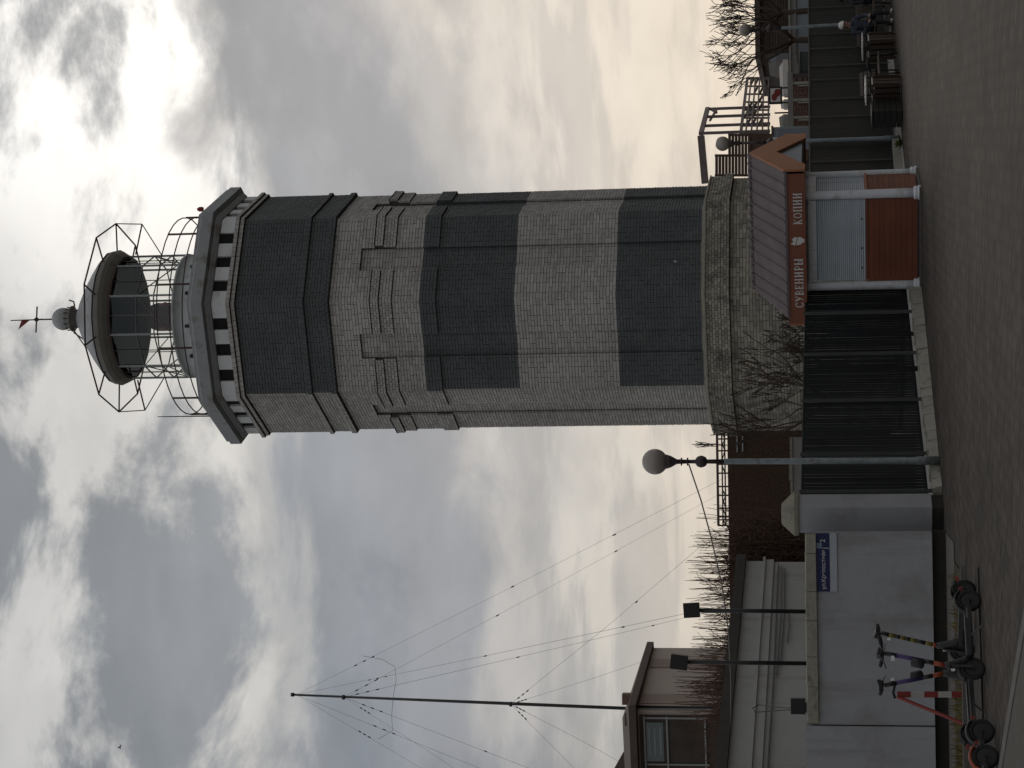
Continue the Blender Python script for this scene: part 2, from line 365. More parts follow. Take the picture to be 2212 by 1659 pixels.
# ------------------------------------------------------------------ the lighthouse
TX, TY = 1.82, 48.0; TH0 = R_(3.0); C225 = math.cos(R_(22.5)); T225 = math.tan(R_(22.5))
tower = thing('lighthouse', (TX, TY, 0), 'octagonal brick lighthouse with light and black bands and a glazed lantern', 'lighthouse')
def oct_core(prof, name, m, parent, **k):
    return MB().lathe((TX, TY, 0), prof, 8, TH0, smooth=False).build(name, m, parent, **k)
def face_axes(k):
    a = TH0 + R_(45) * k + R_(22.5)
    return Vector((math.sin(a), -math.cos(a), 0)), Vector((math.cos(a), math.sin(a), 0))
CH, BL, JT = .073, .25, .011
bricks = {'light': [], 'black': [], 'base': []}
BO = .016
def lay(k, z0, z1, s0, s1, ap, kind, header=False, depth=.05):
    n, tt = face_axes(k); nc = max(1, round((z1 - z0) / CH)); ch = (z1 - z0) / nc; bl = BL / 2 if header else BL
    for r in range(nc):
        za, zb = z0 + r * ch + JT / 2, z0 + (r + 1) * ch - JT / 2
        off = (r % 2) * bl / 2 + (random.choice((0, 0, bl / 2)) if not header else 0)
        s = s0 - off
        while s < s1 - .02:
            e = s + bl * (1 if random.random() > .22 or header else .5)
            a, b = max(s, s0), min(e, s1)
            if b < s1 - 1e-6 and s1 - b < .05: b = s1; e = s1
            if b - a > .03:
                pr = random.uniform(-.0035, .0035)
                bricks[kind].append((k, (a + JT / 2 if a > s0 + 1e-6 else a), (b - JT / 2 if b < s1 - 1e-6 else b), za, zb, ap + pr, depth))
            s = e
def kind_for(k, dark): return 'black' if dark and k != 6 else 'light'    # face 6 (the left one) was never painted
ZB = 4.50
bands = [(4.50, 6.44, True), (6.44, 8.78, False), (8.78, 10.60, True)]
RS = 2.865; aS = RS * C225; hS = aS * T225; REC = .065
PW = .37 * 2 * hS
for k in range(8):
    if k in (2, 3, 4): rows = []       # the three faces turned away carry plain brick relief in the material
    def full(z0, z1, r, kind, **q):
        a = r * C225; lay(k, z0, z1, -a * T225, a * T225, a, kind, **q)
    full(.10, 3.86, 3.03, 'base'); full(3.87, 4.06, 3.15, 'base', header=True); full(4.07, 4.40, 3.09, 'base', header=True)
    for z0, z1, dk in bands:
        kd_ = kind_for(k, dk)
        lay(k, z0, z1, -hS, -hS + PW, aS, kd_); lay(k, z0, z1, hS - PW, hS, aS, kd_); lay(k, z0, z1, -hS + PW, hS - PW, aS - REC, kd_)
    # lower ledge of the pilasters, black painted
    a2 = (RS + .06) * C225; h2 = a2 * T225
    for s0, s1 in ((-h2, -h2 + PW + .03), (h2 - PW - .03, h2)): lay(k, 10.60, 10.97, s0, s1, a2, kind_for(k, True))
    lay(k, 10.60, 10.97, -hS + PW, hS - PW, aS - REC, kind_for(k, True))
    # light zone with the stepped capitals
    for (z0, z1, dr, hd) in ((10.98, 11.63, .02, False), (11.64, 11.93, .06, True), (11.94, 12.13, .11, True)):
        a2 = (RS + dr) * C225; h2 = a2 * T225
        for s0, s1 in ((-h2, -h2 + PW), (h2 - PW, h2)): lay(k, z0, z1, s0, s1, a2, 'light', header=hd)
    lay(k, 10.98, 12.46, -hS + PW - .02, hS - PW + .02, aS - REC, 'light')
    a2 = (RS + .01) * C225; h2 = a2 * T225
    lay(k, 12.14, 12.46, -h2, -hS + PW - .02, a2, 'light'); lay(k, 12.14, 12.46, hS - PW + .02, h2, a2, 'light')
    lay(k, 12.46, 13.12, -h2, h2, a2, 'light')
    full(13.13, 13.27, 2.97, kind_for(k, True), header=True); full(13.28, 13.71, 2.92, kind_for(k, True))
    full(13.72, 13.82, 2.98, kind_for(k, True), header=True); full(13.83, 15.35, 2.93, kind_for(k, True))
    full(15.36, 15.455, 3.0, 'light', header=True); full(15.465, 15.56, 3.05, 'light', header=True)
# solid wall behind the bricks (seen in the joints)
base_o = oct_core([(3.03 - BO, 0), (3.03 - BO, 3.865), (3.15 - BO, 3.87), (3.15 - BO, 4.063), (3.09 - BO, 4.067), (3.09 - BO, 4.40), (2.70, 4.405)], 'base_wall', m_mortar, tower)
MB().lathe((TX, TY, 0), [(3.12, 4.402), (3.12, 4.43), (2.72, 4.55)], 8, TH0, smooth=False).build('base_ledge', m_cope, tower)
ri = (aS - REC - BO) / C225
shaft_o = oct_core([(ri, 4.41), (ri, 12.459)], 'shaft_wall', m_mortar, tower)
g = MB(); gb = MB()
for k in range(8):
    n, tt = face_axes(k)
    for s in (-1, 1):
        def pil(z0, z1, r, mb, w=PW):
            a = r * C225 - BO; h = a * T225
            ps = [Vector((TX, TY, 0)) + n * d + tt * (s * q) for d, q in ((a, h), (a, h - w + BO), (aS - REC - .05, h - w + BO), (aS - REC - .05, h * (aS - REC - .05) / a))]
            MB().prism([p + Vector((0, 0, z0)) for p in ps], (0, 0, z1 - z0)).build('pilaster_core', m_bmortar if mb is gb else m_mortar, tower)
        for z0, z1, dk in bands: pil(z0, z1, RS, gb if kind_for(k, dk) == 'black' else g)
        pil(10.60, 10.972, RS + .06, gb if kind_for(k, True) == 'black' else g, PW + .03)
        pil(10.975, 11.633, RS + .02, g); pil(11.636, 11.933, RS + .06, g); pil(11.936, 12.133, RS + .11, g)
        pil(12.136, 12.46, RS + .01, g)
# flashing above each stepped capital
g = MB()
for k in range(8):
    n, tt = face_axes(k); a = (RS + .125) * C225; h = a * T225
    for s0, s1 in ((-h, -h + PW + .01), (h - PW - .01, h)):
        c = Vector((TX, TY, 12.142)) + n * (a - .08) + tt * (s0 + s1) / 2
        MB().frame(c, tt * (s1 - s0) / 2, n * .08, Vector((0, 0, .008))).build('flashing', m_blackm, tower)
oct_core([(RS + .01 - BO, 12.461), (RS + .01 - BO, 13.124)], 'upper_wall', m_mortar, tower)
crown_o = MB().lathe((TX, TY, 0), [(2.97 - BO, 13.126), (2.97 - BO, 13.275), (2.92 - BO, 13.276), (2.92 - BO, 13.715), (2.98 - BO, 13.716), (2.98 - BO, 13.825), (2.93 - BO, 13.826), (2.93 - BO, 15.355)], 8, TH0, smooth=False)
# joints on the unpainted left face stay mortar coloured
crown_o.cur = 1
for i in range(len(crown_o.f)): pass
cm = crown_o
for i, f in enumerate(cm.f):
    if len(f) == 4 and (i % 8) == 6: cm.mi[i] = 1
crown = cm.build('crown_wall', [m_bmortar, m_mortar], tower)
oct_core([(3.0 - BO, 15.357), (3.0 - BO, 15.46), (3.05 - BO, 15.461), (3.05 - BO, 15.562)], 'brick_cornice_core', m_mortar, tower)
# bricks: the 300 that show largest are single objects, the others one mesh
campos = Vector((0, 0, EYE))
def bpos(q):
    k, a, b, za, zb, ap, dp = q; n, tt = face_axes(k)
    return Vector((TX, TY, (za + zb) / 2)) + n * (ap - dp / 2) + tt * (a + b) / 2, n, tt
cand = []
for kd_ in ('light', 'base'):
    for i, q in enumerate(bricks[kd_]):
        if abs((q[2] - q[1]) - (BL - JT)) < 1e-4 and q[3] > 5.0:
            c, n, tt = bpos(q); v = campos - c
            cand.append((v.normalized().dot(n) / v.length_squared, kd_, i))
cand.sort(reverse=True); chosen = {(a, b) for _, a, b in cand[:290]}
bm_ = MB().frame((0, 0, 0), (.5 * (BL - JT), 0, 0), (0, .025, 0), (0, 0, .5 * (CH - JT))).mesh('brick', m_brick)
ms_ = {'light': MB(), 'black': MB(), 'base': MB()}
for kd_ in bricks:
    for i, q in enumerate(bricks[kd_]):
        c, n, tt = bpos(q)
        if (kd_, i) in chosen:
            o = bpy.data.objects.new('brick', bm_); COL.objects.link(o); o.parent = shaft_o; o.matrix_parent_inverse = PINV[tower.name].inverted() @ PINV[tower.name]
            o.matrix_local = Matrix.Translation(c - Vector((0, 0, 0))) @ Matrix(((tt.x, n.x, 0, 0), (tt.y, n.y, 0, 0), (0, 0, 1, 0), (0, 0, 0, 1)))
            sc_ = (q[4] - q[3]) / (CH - JT); o.scale = (1, 1, sc_)
            continue
        mb = ms_[kd_]
        hs, hz, hd = (q[2] - q[1]) / 2, (q[4] - q[3]) / 2, q[6] / 2
        vs = [c + tt * (i_ * hs) + n * (j_ * hd) + Vector((0, 0, k_ * hz)) for k_ in (-1, 1) for j_ in (-1, 1) for i_ in (-1, 1)]
        mb.add(vs, [(2, 3, 7, 6)[::-1], (0, 1, 3, 2)[::-1], (4, 5, 7, 6), (0, 2, 6, 4)[::-1], (1, 3, 7, 5)])
ms_['light'].build('light_brickwork', m_brick, tower, kind='stuff')
ms_['black'].build('black_brickwork', m_black, tower, kind='stuff')
ms_['base'].build('base_brickwork', m_basebrick, tower, kind='stuff')
# frieze: white wall with three dark openings in each side
g = MB(); RF = 2.95; aF = RF * C225; hF = aF * T225
oct_core([(RF - .075, 15.563), (RF - .075, 15.93)], 'frieze_core', m_open, tower)
for k in range(8):
    n, tt = face_axes(k); W = 2 * hF
    for j in range(4):
        s0 = -hF + j * W * .2825; s1 = s0 + W * .1525
        s0 = s0 - (.0 if j else 0); 
        if j == 0: s0 = -hF + .002
        if j == 3: s1 = hF - .002
        c = Vector((TX, TY, 15.745)) + n * (aF - .03) + tt * (s0 + s1) / 2
        pn = MB().frame(c, tt * (s1 - s0) / 2, n * .03, Vector((0, 0, .18)))
        pn.build('frieze_panel', m_white, tower)
g = MB().lathe((TX, TY, 0), [(2.94, 15.932), (2.98, 15.94), (3.05, 16.02), (3.05, 16.06), (3.20, 16.09), (3.20, 16.36), (3.14, 16.40), (3.14, 16.46), (1.2, 16.465)], 8, TH0, smooth=False)
g.build('gallery', m_greyd, tower)
# hand rail of the gallery
for k in range(10):
    a = R_(36 * k + 16); p = Vector((TX + 2.45 * math.sin(a), TY - 2.45 * math.cos(a), 16.46))
    MB().tube([p, p + Vector((0, 0, .98))], .028, 6).build('rail_post', m_rust, tower)
for z in (16.80, 17.12, 17.43):
    MB().tube([(TX + 2.45 * math.sin(R_(a)), TY - 2.45 * math.cos(R_(a)), z) for a in range(0, 361, 9)], .016, 5, caps=False).build('hand_rail', m_rust, tower)
p = Vector((TX - 2.5, TY + .2, 16.46)); MB().tube([p, p + Vector((0, 0, 1.9))], [.02, .01], 5).build('whip_antenna', m_blackm, tower)
p = at(434, 452, TY - 1.2); MB().lathe((p.x, p.y, p.z - .06), [(.05, 0), (.06, .02), (.06, .10), (.045, .12), (.03, .15)], 10).build('warning_lamp', m_red, tower)
# lantern
LX = TX + .0; LR = 1.52
MB().lathe((LX, TY, 0), [(LR + .03, 16.467), (LR + .03, 16.9), (LR, 16.91), (LR, 17.32), (LR + .04, 17.33), (LR + .04, 17.38), (LR - .12, 17.385)], 20, R_(9)).build('lantern_base', m_grey, tower)
for k in range(6):
    a = R_(-75 + k * 30 + 4); p = Vector((LX + (LR + .03) * math.sin(a), TY - (LR + .03) * math.cos(a), 16.98)); n = Vector((math.sin(a), -math.cos(a), 0)); tt = Vector((n.y * -1, n.x, 0))
    MB().frame(p, tt * .035, n * .03, Vector((0, 0, .06))).build('vent', m_blackm, tower)
NS = 10; ZG0, ZG1 = 17.40, 18.98
def lp(a, z, r=LR): return Vector((LX + r * math.sin(a), TY - r * math.cos(a), z))
tiers = [ZG0, 17.85, 18.30, ZG1]
lan = MB().lathe((LX, TY, 0), [(LR + .03, ZG1 - .03), (LR + .03, ZG1 + .03), (LR - .05, ZG1 + .03), (LR - .05, ZG1 - .03), (LR + .03, ZG1 - .03)], 20, R_(18), smooth=False, cap0=False, cap1=False).build('glazing_frame', m_rust, tower)
for k in range(NS):
    a, b = R_(36 * k + 18), R_(36 * k + 54); am = (a + b) / 2; rm = LR * math.cos(R_(18))
    MB().bar(lp(a, ZG0 - .02), lp(a, ZG1), .05, .05).build('mullion', m_greyd, lan)
    for z in tiers[1:3]: MB().bar(lp(a, z), lp(b, z), .025, .025).build('glazing_bar', m_railgrey, lan)
    MB().bar(lp(am, ZG0 - .02, rm), lp(am, ZG1, rm), .022, .022).build('glazing_bar', m_railgrey, lan)
    if k % 2: MB().bar(lp(a, ZG0), lp(b, 18.3), .02, .02).build('wind_brace', m_railgrey, lan)
    else: MB().bar(lp(b, ZG0), lp(a, 18.3), .02, .02).build('wind_brace', m_railgrey, lan)
    for z0, z1 in zip(tiers, tiers[1:]):
        for (u, w_) in ((a, am), (am, b)):
            p0, p1 = (lp(a, 0, LR - .012) if u == a else lp(am, 0, rm - .012)), (lp(b, 0, LR - .012) if w_ == b else lp(am, 0, rm - .012))
            MB().add([p0 + Vector((0, 0, z0)), p1 + Vector((0, 0, z0)), p1 + Vector((0, 0, z1)), p0 + Vector((0, 0, z1))], [(0, 1, 2, 3)]).build('pane', m_glass, lan)
# roof with its dark underside
roof = MB().lathe((LX, TY, 0), [(LR + .04, 19.0), (LR + .13, 19.10), (LR + .18, 19.20), (LR + .16, 19.30), (LR + .10, 19.36)], 20, R_(18), smooth=False).build('roof_fascia', m_fascia, tower)
dome = MB().lathe((LX, TY, 0), [(LR + .15, 19.362), (LR + .08, 19.43), (1.30, 19.66), (.95, 19.90), (.60, 20.11), (.32, 20.25), (.27, 20.29)], 20, R_(18), smooth=False).build('roof', m_roof, tower)
MB().lathe((LX, TY, 0), [(LR - .02, 19.0), (1.2, 19.25), (.7, 19.45), (.01, 19.55)], 20, R_(18)).build('ceiling', m_inner, tower)
MB().lathe((LX, TY, 0), [(.30, 17.0), (.34, 17.5), (.36, 17.7), (.36, 18.25), (.30, 18.4), (.12, 18.5)], 16).build('optic', m_optic, tower)
for s in (-1, 1): MB().lathe((LX + .30 * s, TY - .38, 17.86), [(.03, 0), (.05, .03), (.05, .09), (.02, .13)], 8).build('beacon', m_red, tower)
# finial: neck, ball, vane
MB().lathe((LX, TY, 0), [(.24, 20.26), (.23, 20.44), (.33, 20.46), (.33, 20.49), (.2, 20.50)], 16).build('neck', m_fascia, tower)
prof = [(max(.02, .285 * math.sin(math.pi * i / 12)), 20.73 - .285 * math.cos(math.pi * i / 12)) for i in range(1, 13)]
MB().lathe((LX, TY, 0), [(.24, 20.505)] + prof[2:], 20).build('ball', m_grey, tower)
for k in range(12):
    a = R_(30 * k); MB().bar(lp(a, 20.50, .27), lp(a, 20.62, .29), .03, .03).build('ball_clip', m_rust, tower)
vane = MB().tube([(LX, TY, 20.98), (LX - .01, TY, 22.13)], [.022, .014], 6).build('weather_vane', m_rust, tower)
MB().lathe((LX, TY, 0), [(.02, 21.38), (.055, 21.41), (.055, 21.47), (.02, 21.5)], 10).build('vane_hub', m_railgrey, vane)
for (dx, dy, dz_) in ((.33, .05, .045), (.02, .36, .02)):
    MB().bar((LX - dx, TY - dy, 21.44 - dz_ * 0), (LX + dx, TY + dy, 21.44), .03, .03).build('vane_arm', m_railgrey, vane)
MB().prism([(LX - .01, TY, 21.62), (LX - .01, TY, 21.84), (LX - .24, TY - .02, 21.92), ], (0, .015, 0)).build('vane_flag', m_red, vane)
MB().tube([(LX + .22, TY - .2, 20.40), (LX + .32, TY - .22, 20.34), (LX + .42, TY - .22, 20.36), (LX + .46, TY - .22, 20.48)], .02, 6).build('hook', m_rust, tower)
MB().bar((LX - .25, TY - .1, 20.45), (LX - .75, TY - .3, 20.02), .03, .03).bar((LX - .35, TY - .1, 20.42), (LX - .55, TY - .2, 20.1), .03, .03).build('roof_ladder', m_rust, tower)
# maintenance cage round the roof
CRR = 2.36; zc1, zc2 = 19.30, 18.62
ring = lambda z, r: [(LX + r * math.sin(R_(36 * k + 18)), TY - r * math.cos(R_(36 * k + 18)), z) for k in range(11)]
cage = MB().tube(ring(zc1, CRR), .022, 5, caps=False).build('cage_ring', m_rust, tower)
for k in range(10):
    a = R_(36 * k + 18); side = abs(math.sin(a)) > .93
    MB().bar(lp(a, zc1, CRR), lp(a, zc1 - .02, LR + .12), .03, .03).build('cage_strut', m_rust, cage)
    if side:
        MB().bar(lp(a, zc1, CRR), lp(a, zc2, CRR - .03), .025, .025).build('cage_post', m_rust, cage)
        MB().bar(lp(a, zc2, CRR - .03), lp(a, 18.80, LR + .05), .03, .03).build('cage_strut', m_rust, cage)
        MB().bar(lp(a, zc2, CRR - .03), lp(a, 18.12, LR + .02), .022, .022).build('cage_strut', m_rust, cage)

# ------------------------------------------------------------------ souvenir kiosk
ka = R_(20); kf = Vector((-math.cos(ka), math.sin(ka), 0)); ks = Vector((math.sin(ka), math.cos(ka), 0)); kz = Vector((0, 0, 1))
KC = Vector((3.687, 36.15, 0))
def kp(f, s, z): return KC + kf * f + ks * s + kz * z
kiosk = thing('souvenir_kiosk', kp(1.4, 1.2, 0), 'souvenir kiosk with closed shutters, brown cladding and pitched tile roof', 'kiosk')
def kbox(f0, f1, s0, s1, z0, z1): return MB().frame(kp((f0 + f1) / 2, (s0 + s1) / 2, (z0 + z1) / 2), kf * (f1 - f0) / 2, ks * (s1 - s0) / 2, kz * (z1 - z0) / 2)
F0, F1, S0, S1 = .50, 2.22, .30, 1.72
for f, s in ((F0, S0), (F1, S0), (F0, S1)):
    c = kp(f, s, 0)
    col_ = MB().lathe((c.x, c.y, 0), [(.088, .13), (.085, .3), (.078, 1.95), (.085, 1.97), (.095, 2.05), (.095, 2.12)], 16).build('column', m_kcol, kiosk)
    MB().lathe((c.x, c.y, 0), [(.135, 0), (.135, .05), (.11, .06), (.125, .09), (.118, .12), (.09, .135)], 16).build('column_base', m_kcol, col_)
c = kp(F1, S1, 0)
MB().lathe((c.x, c.y, 0), [(.088, 0), (.085, .3), (.078, 2.1)], 16).build('column', m_kcol, kiosk)
kbox(F0, F1, S0 + .06, S1 - .06, 2.02, 2.09).build('ceiling', m_kcol, kiosk)
kbox(F0 + .10, F1 - .10, S0 + .12, S1 - .12, .02, 2.0).build('inner_box', m_pale, kiosk)
ZC = .98
# cladding boards, front and right side; counter; roller shutters slat by slat
nb = 9
for i in range(nb):
    z0 = .06 + (ZC - .10) * i / nb; z1 = .06 + (ZC - .10) * (i + 1) / nb - .004
    kbox(F0 + .09, F1 - .09, S0 - .02, S0 + .05, z0, z1).build('cladding_board', m_wood, kiosk)
    kbox(F0 - .02, F0 + .05, S0 + .09, S1 - .09, z0, z1).build('cladding_board', m_wood, kiosk)
kbox(F0 + .085, F1 - .085, S0 - .03, S0 + .08, ZC - .035, ZC).build('counter', m_wood, kiosk)
kbox(F0 - .05, F0 + .08, S0 + .085, S1 - .085, ZC - .035, ZC + .005).build('counter', m_gable, kiosk)
ns = 24
sh_f = kbox(F0 + .10, F1 - .10, S0 + .05, S0 + .09, ZC, 2.0).build('front_shutter', m_greyd, kiosk)
sh_s = kbox(F0 + .05, F0 + .09, S0 + .10, S1 - .10, ZC, 2.0).build('side_shutter', m_greyd, kiosk)
zh = (1.86 - ZC - .01) / ns
slat_f = kbox(F0 + .10, F1 - .10, S0 + .022, S0 + .048, 0, zh - .008).mesh('slat', m_shut)
for i in range(ns):
    for par, args in ((sh_f, (F0 + .10, F1 - .10, S0 + .02, S0 + .048)), (sh_s, (F0 + .02, F0 + .048, S0 + .10, S1 - .10))):
        z = ZC + .008 + i * zh
        f0, f1, s0, s1 = args; m = MB()
        # a curved slat: three facets
        if par is sh_f: prf = [(s1, z), (s0 + .006, z + .004), (s0, z + zh * .5), (s0 + .006, z + zh - .008), (s1, z + zh - .006)]; m.prism([kp(f0, a, b) for a, b in prf], kf * (f1 - f0))
        else: prf = [(f1, z), (f0 + .006, z + .004), (f0, z + zh * .5), (f0 + .006, z + zh - .008), (f1, z + zh - .006)]; m.prism([kp(a, s0, b) for a, b in prf], ks * (s1 - s0))
        m.build('slat', m_shut, par)
kbox(F0 + .09, F1 - .09, S0 - .02, S0 + .10, 1.865, 2.015).build('shutter_box', m_kcol, kiosk)
kbox(F0 - .02, F0 + .10, S0 + .09, S1 - .09, 1.865, 2.012).build('shutter_box', m_kcol, kiosk)
for f in (F0 + .45, F0 + 1.0, F1 - .35): kbox(f, f + .025, S0 - .005, S0 + .022, ZC + .06, ZC + .09).build('lock', m_blackm, kiosk)
# roof
FL, SD, ZE, ZF, ZR = 2.827, 2.69, 2.056, 2.384, 3.03
sign = kbox(0.0, FL, -.03, 0.02, ZE, ZF).build('sign_board', m_sign, kiosk)
kbox(0.0, FL, SD - .02, SD + .03, ZE, ZF).build('back_fascia', m_sign, kiosk)
kbox(.03, FL - .03, .025, SD - .025, ZE + .03, ZE + .06).build('soffit', m_dkhouse, kiosk)
FR = 2.60   # the ridge ends before the sign does, the left end is hipped
for side in (0, 1):
    e0, s_e = (-.05, 0.0) if side == 0 else (SD + .05, SD)
    sm = SD / 2
    rt = MB().prism([kp(-.06, e0, ZF - .01), kp(FR + .10, e0, ZF - .01), kp(FR - .04, sm, ZR), kp(-.06, sm, ZR)], Vector((0, 0, .03))).build('roof_slope', m_tile, kiosk)
    ncol = 12; fw = (FR + .16) / ncol
    for c_ in range(ncol):
        fa = -.06 + c_ * fw; fb = fa + fw - .004; fm = (fa + fb) / 2
        def lim(f, u): return min(f, FR + .10 - .14 * u)
        prf = [(0, .034), (.06, .062), (.16, .062), (.22, .036), (.44, .042), (.56, .048), (.68, .042), (1, .034)]
        vs = []
        for u in (0.0, .25, .5, .75, 1.0):
            se, zz = e0 + (sm - e0) * u, ZF - .01 + (ZR - ZF + .01) * u + random.uniform(-.003, .003)
            vs += [kp(lim(fa + (fb - fa) * q, u), se, zz + h_) for q, h_ in prf]
        vs += [kp(lim(fa, 0), e0, ZF + .022), kp(lim(fb, 0), e0, ZF + .022)]; n_ = len(prf)
        if abs(lim(fb, 0) - lim(fa, 0)) < .03: continue
        MB().add(vs, [(r * n_ + i, r * n_ + i + 1, (r + 1) * n_ + i + 1, (r + 1) * n_ + i) for r in range(4) for i in range(n_ - 1)] + [tuple([len(vs) - 2, len(vs) - 1] + list(range(n_ - 1, -1, -1)))]).build('roof_panel', m_tile, rt)
for c_ in range(16):
    f = -.06 + c_ * (FR + .04) / 16
    p0, p1 = kp(f, SD / 2, ZR + .035), kp(f + (FR + .04) / 16 * .93, SD / 2, ZR + .035)
    MB().tube([p0, p1], [.058, .046], 8).build('ridge_tile', m_tile, kiosk)
# gable boards on the right-hand end
bt = .27
for side in (0, 1):
    sgn = 1 if side == 0 else -1; s_e = -.05 if side == 0 else SD + .05
    poly = [kp(-.09, s_e, ZE - .01), kp(-.09, s_e + sgn * .36, ZE - .01), kp(-.09, SD / 2, ZR - bt - .18), kp(-.09, SD / 2, ZR + .05), kp(-.09, s_e, ZF + .05)]
    MB().prism(poly, kf * .045).build('gable_board', m_gable, kiosk)
MB().prism([kp(-.02, .3, ZE + .06), kp(-.02, SD - .3, ZE + .06), kp(-.02, SD / 2, ZR - .1)], kf * .03).build('gable_wall', m_pale, kiosk)
kbox(FL - .001, FL + .03, -.03, SD + .03, ZE, ZF).build('end_fascia', m_gable, kiosk)
MB().prism([kp(FR + .1, -.05, ZF), kp(FR + .1, SD + .05, ZF), kp(FR - .04, SD / 2, ZR - .01)], kf * .02).build('hip_slope', m_tile, kiosk)
kbox(F0 - .12, F1 + .14, S0 - .14, S1 + .14, .0, .035).build('floor_slab', m_kerb, kiosk)
# lettering: serif capitals drawn as strokes, thick stems and thin joins
ARC = lambda cx, cy, rx, ry, a0, a1, n=10: [(cx + rx * math.cos(R_(a0 + (a1 - a0) * i / n)), cy + ry * math.sin(R_(a0 + (a1 - a0) * i / n))) for i in range(n + 1)]
TK, TN = .17, .075
GL = {
 'С': (.72, [(ARC(.40, .5, .32, .45, 48, 312, 14), .13), ([(.66, .72), (.66, .92)], .07), ([(.66, .28), (.66, .1)], .06)]),
 'У': (.74, [([(.10, .97), (.40, .42)], TK), ([(.66, .97), (.34, .18), (.24, .05), (.12, .08)], TN), ([(0, .97), (.24, .97)], .06), ([(.52, .97), (.76, .97)], .06)]),
 'В': (.66, [([(.16, 0), (.16, 1)], TK), ([(.16, .96)] + ARC(.36, .74, .18, .22, 90, -90, 8) + [(.16, .52)], .10), ([(.16, .50)] + ARC(.38, .27, .22, .24, 90, -90, 8) + [(.16, .03)], .11), ([(.02, .97), (.2, .97)], .06), ([(.02, .03), (.2, .03)], .06)]),
 'Е': (.62, [([(.16, 0), (.16, 1)], TK), ([(.04, .965), (.56, .965)], .07), ([(.16, .52), (.44, .52)], .07), ([(.04, .035), (.58, .035)], .07), ([(.56, 1), (.56, .82)], .06), ([(.58, 0), (.58, .2)], .06), ([(.44, .62), (.44, .42)], .06)]),
 'Н': (.78, [([(.16, 0), (.16, 1)], TK), ([(.62, 0), (.62, 1)], TK), ([(.16, .5), (.62, .5)], TN), ([(.02, .97), (.3, .97)], .06), ([(.02, .03), (.3, .03)], .06), ([(.48, .97), (.76, .97)], .06), ([(.48, .03), (.76, .03)], .06)]),
 'И': (.80, [([(.16, 0), (.16, 1)], TK), ([(.64, 0), (.64, 1)], TK), ([(.16, .14), (.64, .86)], TN), ([(.02, .97), (.3, .97)], .06), ([(.02, .03), (.3, .03)], .06), ([(.5, .97), (.78, .97)], .06), ([(.5, .03), (.78, .03)], .06)]),
 'Р': (.62, [([(.16, 0), (.16, 1)], TK), ([(.16, .96)] + ARC(.36, .71, .2, .25, 90, -90, 8) + [(.16, .46)], .11), ([(.02, .97), (.2, .97)], .06), ([(.02, .03), (.32, .03)], .06)]),
 'Ы': (.92, [([(.16, 0), (.16, 1)], TK), ([(.16, .56)] + ARC(.34, .3, .2, .26, 90, -90, 8) + [(.16, .04)], .11), ([(.76, 0), (.76, 1)], TK), ([(.02, .97), (.3, .97)], .06), ([(.62, .97), (.9, .97)], .06), ([(.62, .03), (.9, .03)], .06)]),
 'К': (.76, [([(.16, 0), (.16, 1)], TK), ([(.20, .48), (.50, .80), (.64, .94)], TN), ([(.28, .54), (.64, .03)], .15), ([(.02, .97), (.3, .97)], .06), ([(.02, .03), (.3, .03)], .06), ([(.52, .03), (.76, .03)], .06), ([(.52, .97), (.72, .97)], .06)]),
 'О': (.78, [(ARC(.38, .5, .31, .45, 0, 360, 20), .13)]),
 'П': (.80, [([(.16, 0), (.16, 1)], TK), ([(.64, 0), (.64, 1)], TK), ([(.02, .965), (.78, .965)], .07), ([(.02, .03), (.3, .03)], .06), ([(.5, .03), (.78, .03)], .06)]),
}
def put_word(word, f_start, f_end, zb, h):
    tot = sum(GL[c][0] for c in word) + .16 * (len(word) - 1); k = (f_start - f_end) / tot; x = 0
    for c in word:
        w, strokes = GL[c]; m = MB()
        for j, (pts, tk) in enumerate(strokes):
            q = .03 + .0008 * j
            for (a, b) in zip(pts, pts[1:]):
                d = Vector((b[0] - a[0], b[1] - a[1], 0)); d = d.normalized() if d.length else Vector((1, 0, 0)); ex = d * tk * .25
                pa = kp(f_start - (x + a[0] - ex.x) * k, -q - .006, zb + (a[1] - ex.y) * h); pb = kp(f_start - (x + b[0] + ex.x) * k, -q - .006, zb + (b[1] + ex.y) * h)
                m.bar(pa, pb, .008, tk * (h + k) / 2 * .9, up=ks) if False else m.bar(pa, pb, tk * (h + k) / 2 * .95, .008, up=ks)
        m.build('letter', m_letter, sign); x += w + .16
# words run left to right as one faces the kiosk
def fpos(y):   # length along the sign for a picture row y
    lo, hi = -1, 4
    for _ in range(40):
        m = (lo + hi) / 2; p = kp(m, -.03, 2.2); yy = CY - FPX * ((p.x - ROLL * (-p.y * sp + (p.z - EYE) * cp)) / (p.y * cp + (p.z - EYE) * sp))
        if yy < y: lo = m
        else: hi = m
    return lo
put_word('СУВЕНИРЫ', fpos(664), fpos(558.5), 2.118, .15)
put_word('КОПИИ', fpos(484.5), fpos(417), 2.118, .15)
fe = fpos(520.5); em = MB()
em.prism([kp(fe + .075, -.036, 2.235), kp(fe + .07, -.036, 2.17), kp(fe + .02, -.036, 2.085), kp(fe - .03, -.036, 2.08), kp(fe - .075, -.036, 2.15), kp(fe - .075, -.036, 2.19)], -ks * .006)
em.build('emblem', m_letter, sign)
MB().prism([kp(fe + .085, -.036, 2.255), kp(fe - .07, -.036, 2.205), kp(fe - .075, -.036, 2.255), kp(fe - .03, -.036, 2.31), kp(fe + .01, -.036, 2.275), kp(fe + .05, -.036, 2.33)], -ks * .006).build('emblem', m_letter, sign)

